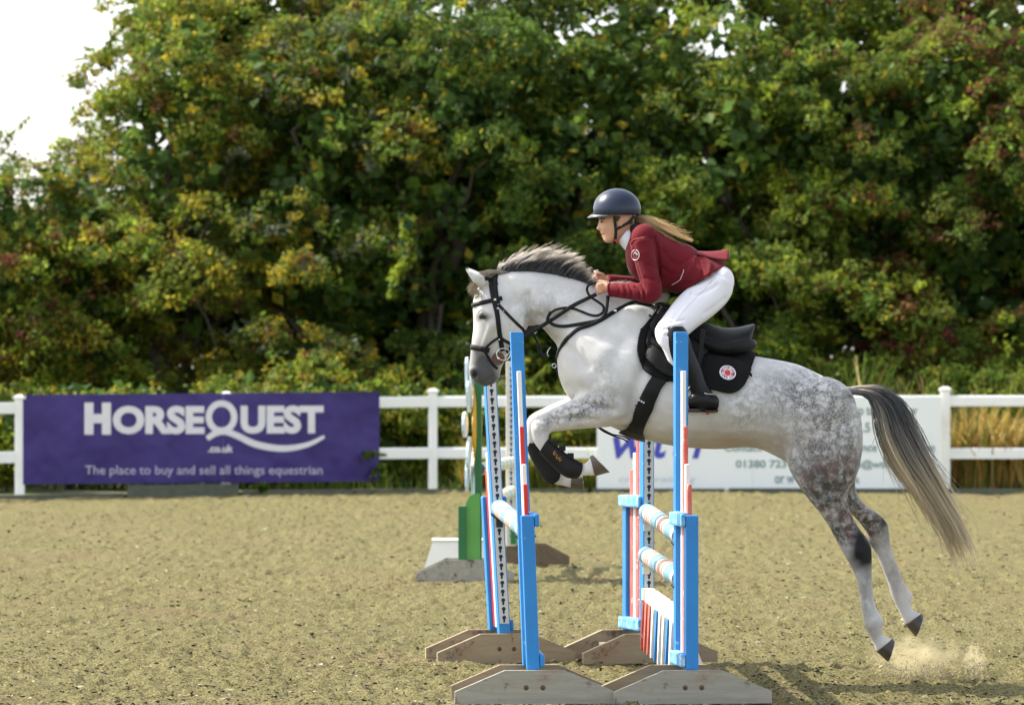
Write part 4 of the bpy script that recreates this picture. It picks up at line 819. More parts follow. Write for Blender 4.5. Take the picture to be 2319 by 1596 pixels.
def mane():
    crest = catmull([(1122, 622), (1150, 616), (1190, 612), (1235, 616), (1280, 626), (1330, 643), (1380, 660), (1430, 675), (1478, 690)], 8)
    def at(u): x = u*(len(crest)-1); i = min(int(x), len(crest)-2); return crest[i]*(1-(x-i))+crest[i+1]*(x-i)
    NL = 64; tuft = rng.random(NL); tl1 = rng.random(NL); tl2 = rng.normal(size=NL)
    def root(u, r): c = at(u); return c[0], c[1]+3, r.normal()*.012, r.normal()
    def shape(u, t, px, py, off, dx, r):
        li = int(u*(NL-.01)); tu = tuft[li]; uc = (li+.5)/NL; pc = at(uc)[0]
        H = np.interp(u, [0, .1, .22, .42, .58, .66, .74, .9, 1], [20, 34, 46, 46, 24, 9, 20, 20, 16])*(.70+.38*tu+.16*r.random()+(r.random() < .05)*.35); S = np.interp(u, [0, .1, .2, .45, .62, .72, 1], [14, 34, 52, 42, 20, 36, 36])*(.7+.5*tl1[li])*(.8+.4*r.random())
        cv = .86+.25*tl1[li]; g = np.clip(t*1.3, 0, 1)
        X = px+(pc-px)*g*.5+dx*1.0*(1-.5*t)+S*(t**(1.25+.3*tu)); Y = py-H*np.sin(np.minimum(t*cv*1.35, 2.0))+tl2[li]*3.0*t*t+r.normal()*1.6*t; O = off+.012*r.normal()*t+.018*t+.02*tl2[li]*t
        return X, Y, O
    def colr(u, t, r):
        dk = np.array((.095, .095, .102))*(.5+1.1*r.random()); lt = np.array((.80, .71, .62))*(.55+.5*r.random()); k = np.clip((t-.36-.26*r.random())/.30, 0, 1)[:, None]
        if u > .64: k = np.clip(k+.7, 0, 1)
        return dk*(1-k)+lt*k
    V, f, c = hair_from_curves(3300, 8, rng, root, shape, colr, .0014)
    link('mane', mesh_np('mane', V, f, True, c), HAIR, horse)
    # forelock and bridle-path wisps, blown forward along the poll
    def root2(u, r): return 1120+26*u+r.normal()*3, 620-3*u, r.normal()*.02, r.normal()
    def shape2(u, t, px, py, off, dx, r):
        L = (18+38*r.random()) if r.random() < .7 else (50+20*r.random()); return px-L*t*.9, py-8*np.sin(t*2.6)*(.4+r.random())+t*t*(8+16*r.random()), off+.02*r.normal()*t+.01
    V, f, c = hair_from_curves(240, 8, rng, root2, shape2, lambda u, t, r: np.tile(np.array((.50, .46, .38))*(.5+.6*r.random()), (len(t), 1)), .0018)
    link('forelock', mesh_np('forelock', V, f, True, c), HAIR, horse)
    # ear tufts
    def root3(u, r): return 1070+18*u+r.normal()*2, 640+24*u+r.normal()*4, .07+.01*r.normal(), 0
    V, f, c = hair_from_curves(130, 6, rng, root3, lambda u, t, px, py, off, dx, r: (px-(9+6*r.random())*t, py+(5+9*r.random())*t+4*t*t, off+.012*t), lambda u, t, r: np.tile(np.array((.52, .44, .32))*(.6+.6*r.random()), (len(t), 1)), .0016)
    link('ear_hair', mesh_np('ear_hair', V, f, True, c), HAIR, horse)
mane()
def tail():
    dock = [(1915, 884, 9), (1945, 886, 9), (1975, 897, 8), (2000, 920, 7), (2018, 950, 8), (2030, 985, 5)]
    V, f = tubel([(*W(x, y, DH), r*MPX) for x, y, r in dock], 12); mb = MB(); mb.add(V, f); tl_ = mb.build('tail_dock', paint('grey_dock_hair', (.20, .19, .18), (.10, .10, .105), rough=.6, scale=20), horse, smooth=True)
    cl = catmull([(1915, 882), (1950, 883), (1985, 896), (2012, 930), (2030, 980), (2056, 1036), (2090, 1090), (2128, 1150), (2160, 1205), (2182, 1255), (2200, 1300)], 8); wd = catmull([(w,) for w in (10, 14, 24, 33, 36, 37, 33, 31, 33, 36, 36)], 8)[:, 0]; n = len(cl)
    tg = np.gradient(cl, axis=0); tg /= np.linalg.norm(tg, axis=1)[:, None]; nm_ = np.stack([-tg[:, 1], tg[:, 0]], -1); S = 3000; k = 11; P = np.empty((S, k, 3)); Cc = np.empty((S, k, 3)); r0 = np.empty(S)
    NL = 70; l_lat = np.clip(rng.normal(size=NL)*.5, -1, 1); l_o = rng.normal(size=NL)*.42; l_end = .52+.46*rng.random(NL)**.8; l_ph = rng.random(NL)*6; l_shade = .6+.8*rng.random(NL)
    for i in range(S):
        L = rng.integers(NL); s0 = .02+.30*rng.random()**1.2; e = min(1.0, max(s0+.12, l_end[L]*(.55+.45*rng.random()**.6))); ln = e-s0; t = np.linspace(0, 1, k); s = np.clip(s0+ln*t, 0, 1)*(n-1); ii = np.minimum(s.astype(int), n-2); fr = (s-ii)[:, None]
        c = cl[ii]*(1-fr)+cl[ii+1]*fr; nn = nm_[ii]*(1-fr)+nm_[ii+1]*fr; w = wd[ii]*(1-fr[:, 0])+wd[ii+1]*fr[:, 0]; gs = s/(n-1)
        lat = l_lat[L]+rng.normal()*(.15+.22*np.clip(.75-gs, 0, 1)); l2 = lat*(.35+.65*np.clip(t*2.2, 0, 1)); fly = (rng.random() < .12)*rng.normal()*22*t**2; wav = (3.0*np.sin(gs*16+l_ph[L])+1.0*np.sin(t*7+i))*np.clip(gs-.3, 0, 1)
        XY = c+nn*((l2*w)[:, None])+nn*((wav+fly)[:, None]); P[i] = WA(XY[:, 0], XY[:, 1], DH-((l_o[L]+rng.normal()*.12)*w*MPX*.9*(.4+.6*np.clip(t*2, 0, 1))))
        dk = np.array((.085, .085, .092))*(.45+1.1*rng.random()**1.5); md = np.array((.30, .285, .265))*(.6+.7*rng.random()); lt = np.array((.86, .72, .48))*(.62+.45*rng.random())*np.clip(l_shade[L], .75, 1.15)
        edge = .16*(l_lat[L] > .35)+.05*rng.normal(); k1 = np.clip((gs-.30+edge)/.16, 0, 1)[:, None]; k2 = np.clip((gs-.48+edge)/.20, 0, 1)[:, None]; top = (np.clip((.20-gs)/.1, 0, 1)*(l_lat[L] < .0))[:, None]
        base = dk*(1-k1)+md*k1; base = base*(1-k2)+lt*k2; Cc[i] = base*(1-top)+np.array((.60, .50, .42))*top; r0[i] = .0018+.0010*rng.random()
    V, f, c = strands(P, r0, Cc, .3); link('tail_hair', mesh_np('tail_hair', V, f, True, c), HAIR, horse)
tail()
def whiskers():
    mb = MB()
    for i in range(9):
        x, y = 1118+rng.random()*14, 850+rng.random()*16; a = R(-5+60*rng.random()); L = 14+16*rng.random()
        p0 = HPx(x, y, .03); mb.tube([p0, HPx(x+L*.5*math.cos(a), y+L*.5*math.sin(a), .035), HPx(x+L*math.cos(a), y+L*math.sin(a)+3, .04)], [.0009, .0007, .0004], 4)
    o = mb.build('whiskers', paint('whisker_hair', (.5, .48, .44), None, rough=.5), horse, smooth=True); o['kind'] = 'stuff'
whiskers()
# ================================================================ tack
LEATHER = paint('black_leather', (.005, .005, .0055), (.009, .009, .009), spec=.2, rough=.5, scale=20, bump=.15, bscale=200)
PADCLOTH = paint('black_quilted_cloth', (.006, .006, .0065), (.010, .010, .010), spec=.15, rough=.9, scale=10)
NEOP = paint('black_neoprene', (.006, .006, .0065), (.010, .010, .010), spec=.25, rough=.6, scale=16, bump=.2, bscale=120)
CHROME = paint('polished_steel', (.72, .72, .72), (.60, .60, .60), rough=.22, metal=1.0)
BROWN = paint('brown_rubber', (.12, .055, .035), (.09, .04, .025), rough=.6)
HV, HN = verts_of(horse_me), normals_of(horse_me); HPX, HPY = to_px(HV)
HFACES = np.array([list(p.vertices) if len(p.vertices) == 4 else list(p.vertices)+[p.vertices[-1]] for p in horse_me.polygons])
def inside(px, py, poly):
    c = np.zeros(len(px), bool); n = len(poly)
    for i in range(n):
        (x0, y0), (x1, y1) = poly[i], poly[(i+1) % n]
        if y0 == y1: continue
        k = ((y0 > py) != (y1 > py)) & (px < (x1-x0)*(py-y0)/(y1-y0)+x0); c ^= k
    return c
def patch(name, poly, off, thick, mat, parent=None, ymask=None, sm=4, puff=0.0, sub=1):
    """piece of cloth or leather laid on the coat: follows the body inside an outline, on both flanks"""
    poly = [tuple(p) for p in catmull([*poly, poly[0]], 4)[:-1]]
    keep = inside(HPX, HPY, poly)
    if ymask is not None: keep &= ymask(HV)
    near = keep.copy(); fm = near[HFACES].any(1)
    if ymask is not None: fm &= ymask(HV)[HFACES].all(1)
    fs = HFACES[fm]; ids = np.unique(fs); mp = np.full(len(HV), -1); mp[ids] = np.arange(len(ids)); bm = bmesh.new()
    vs = [bm.verts.new(HV[i]) for i in ids]
    for f in mp[fs]:
        u = list(dict.fromkeys(f.tolist()))
        try: bm.faces.new([vs[i] for i in u])
        except ValueError: pass
    for _ in range(sub): bmesh.ops.subdivide_edges(bm, edges=bm.edges[:], cuts=1, use_grid_fill=True)
    bm.verts.ensure_lookup_table(); co = np.array([v.co for v in bm.verts]); qx, qy = to_px(co); ins = inside(qx, qy, poly)
    kill = [f for f in bm.faces if not all(ins[v.index] for v in f.verts)] if False else None
    bm.verts.index_update(); kill = [f for f in bm.faces if sum(ins[v.index] for v in f.verts) < len(f.verts)]
    bmesh.ops.delete(bm, geom=kill, context='FACES')
    bv = [v for v in bm.verts if v.is_boundary]; segs = list(zip(poly, poly[1:]+poly[:1]))
    for v in bv:                                   # trim the edge to the outline
        x, y = CX+v.co.x*F/v.co.y, HY+(HC-v.co.z)*F/v.co.y; best = None
        for (x0, y0), (x1, y1) in segs:
            dx, dy = x1-x0, y1-y0; t = min(1, max(0, ((x-x0)*dx+(y-y0)*dy)/(dx*dx+dy*dy+1e-9))); q = (x0+t*dx-x, y0+t*dy-y); d2 = q[0]**2+q[1]**2
            if best is None or d2 < best[0]: best = (d2, q)
        if best[0] < 36: v.co.x += best[1][0]*MPX; v.co.z -= best[1][1]*MPX
    bvs = set(bv); inner = [v for v in bm.verts if v not in bvs]
    for _ in range(sm): bmesh.ops.smooth_vert(bm, verts=inner, factor=.5, use_axis_x=True, use_axis_y=True, use_axis_z=True)
    bm.normal_update(); co = np.array([v.co for v in bm.verts]); qx, qy = to_px(co); dist = seg_dist(qx, qy, poly+[poly[0]]); nn = [v.normal.copy() for v in bm.verts]
    for v, dd, n_ in zip(bm.verts, dist, nn): v.co += n_*(off+puff*min(1, dd/14))
    me = bpy.data.meshes.new(name); bm.to_mesh(me); bm.free(); me.polygons.foreach_set('use_smooth', np.full(len(me.polygons), True, bool)); me.update()
    o = link(name, me, mat, parent); s = o.modifiers.new('thickness', 'SOLIDIFY'); s.thickness = thick; s.offset = 1; return o
not_leg = lambda V: np.abs(V[:, 1]-DH) < .45
P3 = lambda L: [C3(*p) for p in L]; P4 = lambda L: [C4(*p) for p in L]; P1 = lambda L: [C1(*p) for p in L]
pad = patch('saddle_pad', P3([(400, 150), (300, 280), (252, 420), (245, 560), (300, 700), (410, 795), (650, 862), (860, 905), (1080, 945), (1200, 975), (1300, 972), (1390, 910), (1450, 780), (1505, 640), (1560, 480), (1620, 250), (1100, -100), (600, -80)]), .010, .014, PADCLOTH)
tag(pad, 'black quilted saddle pad with a round red and white badge', 'saddle pad')
saddle = tag(empty('saddle', HPx(1600, 790)), 'black leather jumping saddle with raised cantle on the black pad', 'saddle')
patch('flap', P3([(420, 200), (345, 330), (320, 480), (380, 640), (500, 760), (680, 820), (860, 760), (980, 600), (1035, 420), (1040, 300), (960, 150), (700, 60)]), .030, .012, LEATHER, saddle, puff=.006)
patch('knee_roll', P3([(470, 90), (385, 230), (370, 330), (395, 430), (470, 520), (520, 520), (440, 400), (425, 290), (460, 200), (540, 110)]), .040, .014, LEATHER, saddle, puff=.012)
V, f = loft([(1484, 688, 1492, 716, 0, .05, .2), (1505, 694, 1505, 735, 0, .085, .2), (1540, 708, 1535, 770, 0, .14, .3), (1580, 721, 1575, 800, 0, .19, .3), (1612, 735, 1610, 815, 0, .215, .25), (1640, 742, 1640, 820, 0, .22, .2), (1668, 741, 1668, 815, 0, .20, .15), (1692, 736, 1690, 795, 0, .16, .1), (1706, 733, 1702, 762, 0, .10, .0), (1709, 734, 1708, 741, 0, .06, 0)], 32, 5)
seat_me = union('seat', [(V, f)], .008, 5); sculpt(seat_me, [([(1600, 765), (1640, 772), (1690, 760)], 5, -.008)], False); link('seat', seat_me, LEATHER, saddle)
V, f = loft([(1600, 772, 1602, 795, .185, .02, 0), (1640, 772, 1642, 803, .19, .022, 0), (1680, 768, 1682, 800, .165, .025, 0), (1703, 768, 1703, 794, .12, .03, 0), (1712, 774, 1712, 786, .09, .025, 0)], 16, 4)
for s in (1, -1):
    V2 = V.copy(); V2[:, 1] = V2[:, 1] if s > 0 else 2*DH-V2[:, 1]; mb = MB(); mb.add(V2, f); mb.build('panel', LEATHER, saddle, smooth=True)
girth = patch('girth', P3([(430, 760), (565, 835), (505, 930), (412, 1150), (332, 1320), (312, 1400), (340, 1560), (120, 1560), (-15, 1415), (130, 1352), (205, 1230), (275, 1040), (350, 890)]), .006, .010, LEATHER, saddle, ymask=lambda V: np.abs(V[:, 1]-DH) < .40, puff=.004)
mb = MB()
for i in range(3):
    c = C3(308+24*i, 1058+14*i); h = HB.ray_cast(W(*c, DH-1), Vector((0, 1, 0)))
    if h[0]: mb.box(h[0]+Vector((-.004, -.026, -.004)), h[0]+Vector((.004, -.017, .004)), .001)
mb.build('girth_print', PRINTW, saddle)
# badge on the pad corner
def on_pad(px, py, lift):
    o = W(px, py, DH-1.0); d = (W(px, py, DH+1.0)-o).normalized(); h = HB.ray_cast(o, d); p = h[0] if h[0] else W(px, py, DH-.27); n = h[1] if h[0] else Vector((0, -1, 0))
    return p+n*lift
CG = crop(1720, 860, 15.96); gc = (862, 875); BADR = paint('badge_red', (.62, .045, .035), (.55, .03, .03), rough=.6); BADP = paint('badge_maroon', (.34, .035, .10), (.30, .03, .08), rough=.6)
badge = tag(empty('round_badge', on_pad(*CG(*gc), .026)), 'round red and white saddle maker badge on the pad corner', 'badge')
def ell(r, t): a = R(18); x, y = r*1.0*math.cos(t), r*.78*math.sin(t); return gc[0]+x*math.cos(a)-y*math.sin(a), gc[1]+x*math.sin(a)+y*math.cos(a)
def ringm(nm, r0, r1, lift, mat):
    n = 36; V = []; 
    for i in range(n): 
        t = 2*math.pi*i/n; V += [on_pad(*CG(*ell(r0, t)), lift), on_pad(*CG(*ell(r1, t)), lift)]
    MB().add(V, [(2*i, 2*((i+1) % n), 2*((i+1) % n)+1, 2*i+1) for i in range(n)]).build(nm, mat, badge, smooth=True)
ringm('badge_rim', 270, 310, .0272, PRINTW); ringm('badge_ring', 130, 278, .0264, BADP); ringm('badge_ring', 112, 150, .0272, PRINTW); ringm('badge_centre', .5, 122, .0280, BADR)
for word, a0, a1, flip in (('SELLIER', 162, 20, False), ('HERMES', 205, 330, True)):
    for i, ch in enumerate(word):
        t = R(a0+(a1-a0)*i/(len(word)-1)); rot = t-math.pi/2 if not flip else t+math.pi/2
        def place(x, y, t=t, rot=rot):
            cx, cy = ell(208, t); return on_pad(*CG(cx+x*math.cos(rot)-y*math.sin(rot), cy+x*math.sin(rot)*.8+y*math.cos(rot)*.8), .0276)
        link('badge_letter', text_mesh('badge_letter', ch, (-38, -50, 38, 50), place, .02), PRINTW, badge)
# tendon boots on the forelegs
BOOTG = 'black tendon boots on the forelegs'
LOGO = paint('orange_print', (.60, .20, .03), (.55, .30, .03), rough=.6)
bn = patch('tendon_boot', P4([(478, 880), (545, 775), (640, 815), (720, 880), (800, 945), (885, 1015), (862, 1110), (770, 1150), (660, 1090), (520, 970)]), .003, .006, NEOP, ymask=lambda V: V[:, 1] < DH, puff=.004)
tag(bn, 'black tendon boot with orange print on the near foreleg', 'horse boot', BOOTG)
bf = patch('tendon_boot', P4([(372, 800), (430, 812), (510, 900), (590, 985), (665, 1085), (645, 1170), (545, 1195), (455, 1085), (390, 990), (360, 900)]), .003, .006, NEOP, ymask=lambda V: V[:, 1] > DH, puff=.004)
tag(bf, 'plain black tendon boot on the off foreleg', 'horse boot', BOOTG)
for k, (x, y, w) in enumerate(((560, 800, 60), (640, 850, 70), (720, 920, 70))):
    p = HPx(*C4(x+25, y+10), .165); q = HPx(*C4(x+60, y-2), .15); MB().box((min(p.x, q.x)-.004, p.y-.01, p.z-.012), (max(p.x, q.x)+.012, p.y+.03, p.z+.016), .004).build('strap_tab', NEOP, bn)
def on_horse(px, py, lift=.0, far=False, dflt=.1):
    if far: o = W(px, py, DH+1.0); h = HB.ray_cast(o, (W(px, py, DH-1.0)-o).normalized())
    else: o = W(px, py, DH-1.0); h = HB.ray_cast(o, (W(px, py, DH+1.0)-o).normalized())
    if h[0] is None:
        p, n, _, _ = HB.find_nearest(W(px, py, DH-(dflt if not far else -dflt))); return p+n*lift, n
    return h[0]+h[1]*lift, h[1]
mb = MB()
for x0, y0, L in ((612, 905, 0), (640, 940, 1), (668, 962, 2)):
    pts = []
    for t in np.linspace(0, 5.2, 9):
        p, n = on_horse(*C4(x0+10*math.cos(t), y0+15*math.sin(t)), .0155); pts.append(p)
    mb.tube(pts, .0016, 5)
mb.build('boot_print', LOGO, bn)
def strap(mb, path, w, t=.0035, lift=.002, far=False, sub=6, dflt=.1):
    P = catmull(path, sub); r = [on_horse(x, y, lift, far, dflt) for x, y in P]
    pts = np.array([a[0] for a in r]); 
    for _ in range(2): pts[1:-1] = (pts[:-2]+2*pts[1:-1]+pts[2:])/4
    mb.ribbon(pts, [a[1] for a in r], w, t); return mb
def ring_strap(mb, a, c, w, t=.0035, lift=.002, t0=0, t1=360, n=40, center=None):
    """strap round the head in the plane through two outline points; a = angle 0"""
    A, B_ = HPx(*a), HPx(*c); cen = (A+B_)/2 if center is None else HPx(*center); u = (A-B_).normalized(); pts = []; nn = []
    for i in range(n+1):
        th = R(t0+(t1-t0)*i/n); d = u*math.cos(th)+Vector((0, -1, 0))*math.sin(th); h = HB.ray_cast(cen+d*.6, -d)
        if h[0] is not None and h[3] < .6: pts.append(h[0]+h[1]*lift); nn.append(h[1])
    P = np.array(pts)
    for _ in range(2): P[1:-1] = (P[:-2]+2*P[1:-1]+P[2:])/4
    mb.ribbon(P, nn, w, t); return mb
bridle = tag(empty('bridle', HPx(1110, 760)), 'black leather bridle with crossed noseband on the grey horse head', 'bridle')
ring_strap(MB(), C1(365, 695), C1(600, 640), .025, .006, .003, -138, 138).build('browband', LEATHER, bridle, smooth=True)
ring_strap(MB(), C1(350, 1052), C1(640, 1110), .029, .004, .003, -100, 100).build('noseband', LEATHER, bridle, smooth=True)
for far in (False, True):
    strap(MB(), P1([(520, 440), (530, 520), (548, 640), (580, 760), (595, 880), (608, 980), (625, 1085)]), .026, .005, .004, far).build('cheekpiece', LEATHER, bridle, smooth=True)
    strap(MB(), P1([(578, 425), (565, 500), (572, 600), (590, 680)]), .024, .004, .006, far).build('headpiece', LEATHER, bridle, smooth=True)
    strap(MB(), P1([(592, 690), (650, 750), (740, 840), (830, 925)]), .016, .004, .004, far).build('throat_lash', LEATHER, bridle, smooth=True)
    strap(MB(), P1([(470, 1068), (530, 1015), (600, 968)]), .013, .004, .004, far).build('flash_strap', LEATHER, bridle, smooth=True)
    strap(MB(), P1([(600, 968), (650, 1000), (715, 1035)]), .017, .004, .004, far).build('flash_strap', LEATHER, bridle, smooth=True)
    strap(MB(), P1([(466, 1075), (500, 1140), (545, 1210), (580, 1240)]), .014, .004, .004, far).build('flash_strap', LEATHER, bridle, smooth=True)
ring_strap(MB(), C1(545, 425), C1(600, 700), .034, .004, .004, -70, 70).build('crownpiece', LEATHER, bridle, smooth=True)
for (x, y, s) in ((562, 650, 22), (585, 722, 16), (598, 985, 14), (635, 745, 10)):
    p, n = on_horse(*C1(x, y), .011); MB().box((p.x-s*.00030, p.y-.003, p.z-s*.00027), (p.x+s*.00030, p.y+.003, p.z+s*.00027), .0015).build('buckle', CHROME, bridle)
p, n = on_horse(*C1(588, 1152), .004); mbd = MB().tube([p+Vector((0, .004, 0)), p+Vector((0, -.008, 0))], [.036, .034], 24); mbd.build('bit_guard', BROWN, bridle)
cc = C1(635, 1118); pr, _ = on_horse(*C1(600, 1130), .02); mb = MB()
pts = [HPx(cc[0]+15.5*math.cos(t), cc[1]+13.5*math.sin(t), DH-pr.y+.006) for t in np.linspace(0, 2*math.pi, 25)]; mb.tube(pts, .0035, 8).build('bit_ring', CHROME, bridle, smooth=True)
MB().ball(HPx(*C1(592, 1152), DH-pr.y+.012), .008, (1, .8, 1), 12, 8).build('bit_mouthpiece', CHROME, bridle, smooth=True)
strap(MB(), P1([(650, 1090), (690, 1065), (735, 1030)]), .022, .005, .012, dflt=.07).build('rein_stop', LEATHER, bridle, smooth=True)
# reins: hang free between bit and hands
reins = tag(empty('reins', HPx(1290, 720)), 'pair of loose black leather reins looping from bit to hands', 'reins')
def free(mb, path, w, off, t=.003, sub=6, nrm=None):
    P = catmull([(x, y, o) for (x, y), o in zip(path, off)], sub); pts = []; 
    for x, y, o in P:
        h = on_horse(x, y)[0]; oh = DH-h.y if h is not None else 0; hit = HB.ray_cast(W(x, y, DH-1), Vector((0, 1, 0)))[0]
        pts.append(HPx(x, y, max(o, (DH-hit.y+.006) if hit is not None else -9)))
    P2 = np.array(pts)
    for _ in range(3): P2[1:-1] = (P2[:-2]+2*P2[1:-1]+P2[2:])/4
    mb.ribbon(P2, [Vector((0, -1, .25))]*len(P2), w, t); return mb
free(MB(), P1([(690, 1075), (760, 1010), (840, 950), (930, 895), (1020, 840), (1120, 775), (1230, 700), (1340, 645), (1440, 598)]), .022, [.085, .09, .10, .11, .12, .13, .135, .135, .125]).build('near_rein', LEATHER, reins, smooth=True)
free(MB(), P1([(1022, 850), (1022, 800), (1060, 745), (1130, 720), (1210, 716), (1300, 742), (1380, 775), (1450, 782), (1500, 750), (1500, 700), (1440, 655), (1385, 615), (1358, 565), (1368, 525), (1400, 506), (1440, 502)]), .014, [.13]*8+[.15]*4+[.14]*2+[.12]*2).build('rein_loop', LEATHER, reins, smooth=True)
free(MB(), P1([(1025, 815), (1050, 852), (1120, 875), (1220, 868), (1350, 845), (1470, 820), (1515, 770), (1532, 700), (1540, 610)]), .019, [.14]*5+[.17]*2+[.16, .13]).build('rein_loop', LEATHER, reins, smooth=True)
free(MB(), P1([(1020, 860), (1012, 815), (1028, 770), (1045, 745)]), .012, [.14]*4).build('rein_keeper', LEATHER, reins, smooth=True)
mb = MB(); P = [HPx(x, y, -o) for (x, y), o in zip(P1([(690, 1075), (900, 900), (1120, 775), (1330, 640), (1410, 560)]), (.07, .10, .13, .12, .06))]; mb.ribbon(P, [Vector((0, 1, .2))]*5, .014, .003); mb.build('off_rein', LEATHER, reins, smooth=True)
# breastplate with martingale
bp_ = tag(empty('breastplate', HPx(1290, 800)), 'black leather breastplate and running martingale across the grey shoulder', 'breastplate')
for far in (False, True):
    strap(MB(), P1([(1765, 668), (1680, 705), (1590, 755), (1480, 822), (1400, 858), (1300, 895), (1220, 950), (1160, 1020), (1118, 1090), (1104, 1150)]), .024, .005, .004, far).build('breast_strap', LEATHER, bp_, smooth=True)
    strap(MB(), P1([(1765, 668), (1830, 690), (1910, 702), (2010, 712)]), .017, .005, .006, far).build('wither_strap', LEATHER, bp_, smooth=True)
strap(MB(), P1([(1104, 1110), (1094, 1180), (1098, 1250), (1118, 1345)]), .014, .005, .004, dflt=.03).build('chest_strap', LEATHER, bp_, smooth=True)
MB().tube([HPx(*C1(1075+18*math.cos(t), 1217+18*math.sin(t)), .05) for t in np.linspace(0, 6.28, 15)], .0025, 6).build('chest_ring', CHROME, bp_, smooth=True)
for x, y in ((1600, 750), (1930, 705), (1985, 712)):
    p, n = on_horse(*C1(x, y), .010); MB().box(p+Vector((-.008, -.003, -.006)), p+Vector((.008, .003, .006)), .002).build('buckle', CHROME, bp_)
fr = [(800, 935), (850, 915), (900, 885), (945, 878)]; free(MB(), P1(fr), .022, [.09]*4).build('martingale_strap', LEATHER, bp_, smooth=True)
MB().tube([HPx(*C1(908+14*math.cos(t), 915+20*math.sin(t)), .10) for t in np.linspace(0, 6.28, 13)], .0025, 6).build('martingale_ring', CHROME, bp_, smooth=True)
for i, (pth, w) in enumerate((([(885, 930), (915, 985), (940, 1040), (955, 1075)], .013), ([(945, 1060), (950, 1105), (985, 1128), (1025, 1130)], .017))):
    mb = MB(); P = [HPx(*C1(*q), .03) for q in pth]; mb.ribbon([tuple(v) for v in catmull(P, 4)], [Vector((0, -1, .2))]*(4*3+1), w, .004); mb.build('martingale_fork', LEATHER, bp_, smooth=True)
MB().tube([tuple(v) for v in catmull([HPx(*C1(*q), .035) for q in ((950, 1045), (1000, 1055), (1050, 1050), (1108, 1085))], 5)], .003, 6).build('martingale_fork', LEATHER, bp_, smooth=True)
MB().tube([tuple(v) for v in catmull([HPx(*C1(*q), .04) for q in ((1045, 1055), (1022, 1085), (1015, 1120), (1028, 1135))], 5)], .0022, 6).build('martingale_ring', CHROME, bp_, smooth=True)
# dangling girth straps
for pth in ([(1015, 630), (1100, 680), (1180, 720), (1260, 735), (1350, 770)], [(1015, 632), (1090, 690), (1190, 735), (1280, 765), (1330, 795)]):
    MB().tube([tuple(v) for v in catmull([HPx(*C4(*q), .03) for q in pth], 5)], .004, 6).build('martingale_tail', LEATHER, bp_, smooth=True)
# ================================================================ rider
SKIN = paint('skin', (.50, .27, .17), (.56, .32, .21), rough=.5, scale=9, spec=.35)
for b_ in [SKIN.node_tree.nodes['Principled BSDF']]:
    b_.inputs['Subsurface Weight'].default_value = .12; b_.inputs['Subsurface Radius'].default_value = (.012, .005, .003); b_.inputs['Subsurface Scale'].default_value = .5
def c2row(ax, ay, bx, by, off, hw, egg=0.0): a, b = C2(ax, ay), C2(bx, by); return (a[0], a[1], b[0], b[1], off, hw, egg)
def c3row(ax, ay, bx, by, off, hw, egg=0.0): a, b = C3(ax, ay), C3(bx, by); return (a[0], a[1], b[0], b[1], off, hw, egg)
def c2p(x, y, off, r): return (*HPx(*C2(x, y), off), r)
body = [loft([c2row(300, 240, 560, 240, 0, .055, .1), c2row(258, 300, 600, 300, 0, .072, .15), c2row(244, 360, 608, 360, 0, .077, .18), c2row(250, 400, 604, 410, 0, .076, .2), c2row(252, 440, 585, 445, 0, .073, .22), c2row(254, 475, 560, 480, 0, .069, .25), c2row(262, 505, 530, 520, 0, .064, .25),
             c2row(278, 535, 500, 550, 0, .058, .25), c2row(286, 565, 460, 580, 0, .050, .2), c2row(296, 592, 420, 600, 0, .040, .1), c2row(318, 612, 390, 610, 0, .026, 0)], 26, 4),
        loft([c2row(246, 405, 300, 405, 0, .008), c2row(238, 430, 300, 430, 0, .010), c2row(229, 458, 300, 458, 0, .014), c2row(223, 474, 300, 478, 0, .0185), c2row(240, 490, 300, 490, 0, .015)], 14, 4),
        loft([c2row(262, 508, 320, 508, 0, .018), c2row(268, 519, 320, 519, 0, .024), c2row(276, 527, 320, 527, 0, .022)], 14, 3), loft([c2row(284, 538, 330, 538, 0, .020), c2row(280, 547, 330, 547, 0, .022), c2row(290, 557, 330, 557, 0, .018)], 14, 3),
        loft([c2row(390, 560, 570, 420, 0, .052), c2row(425, 610, 610, 445, 0, .052), c2row(480, 650, 660, 470, 0, .058), c2row(560, 700, 740, 520, 0, .085), c2row(640, 820, 860, 580, 0, .13), c2row(740, 930, 1000, 640, 0, .125), c2row(880, 1020, 1170, 720, 0, .125), c2row(1060, 1060, 1400, 860, 0, .14), c2row(1150, 1080, 1500, 960, 0, .13)], 24, 4),
        (lambda mb: (mb.V, mb.Fc))(MB().ball(HPx(*C2(456, 408), .074), .020, (1.0, .35, 1.5), 14, 10)), (lambda mb: (mb.V, mb.Fc))(MB().ball(HPx(*C2(456, 408), -.074), .020, (1.0, .35, 1.5), 14, 10))]
def arm(sh, el, wr, rs): return tubel([c2p(*sh, rs[0]), c2p((sh[0]+el[0])/2, (sh[1]+el[1])/2, (sh[2]+el[2])/2, rs[1]), c2p(*el, rs[2]), c2p((el[0]*.55+wr[0]*.45), (el[1]*.55+wr[1]*.45), (el[2]*.55+wr[2]*.45), rs[3]), c2p(*wr, rs[4])], 16, 5)
NS, NE, NW = (655, 575, .165), (765, 1095, .225), (365, 1068, .135); FS, FE, FW = (640, 575, -.165), (735, 1045, -.23), (320, 985, -.06)
body += [arm(NS, NE, NW, (.045, .042, .038, .036, .026)), arm(FS, FE, FW, (.045, .042, .038, .036, .026))]
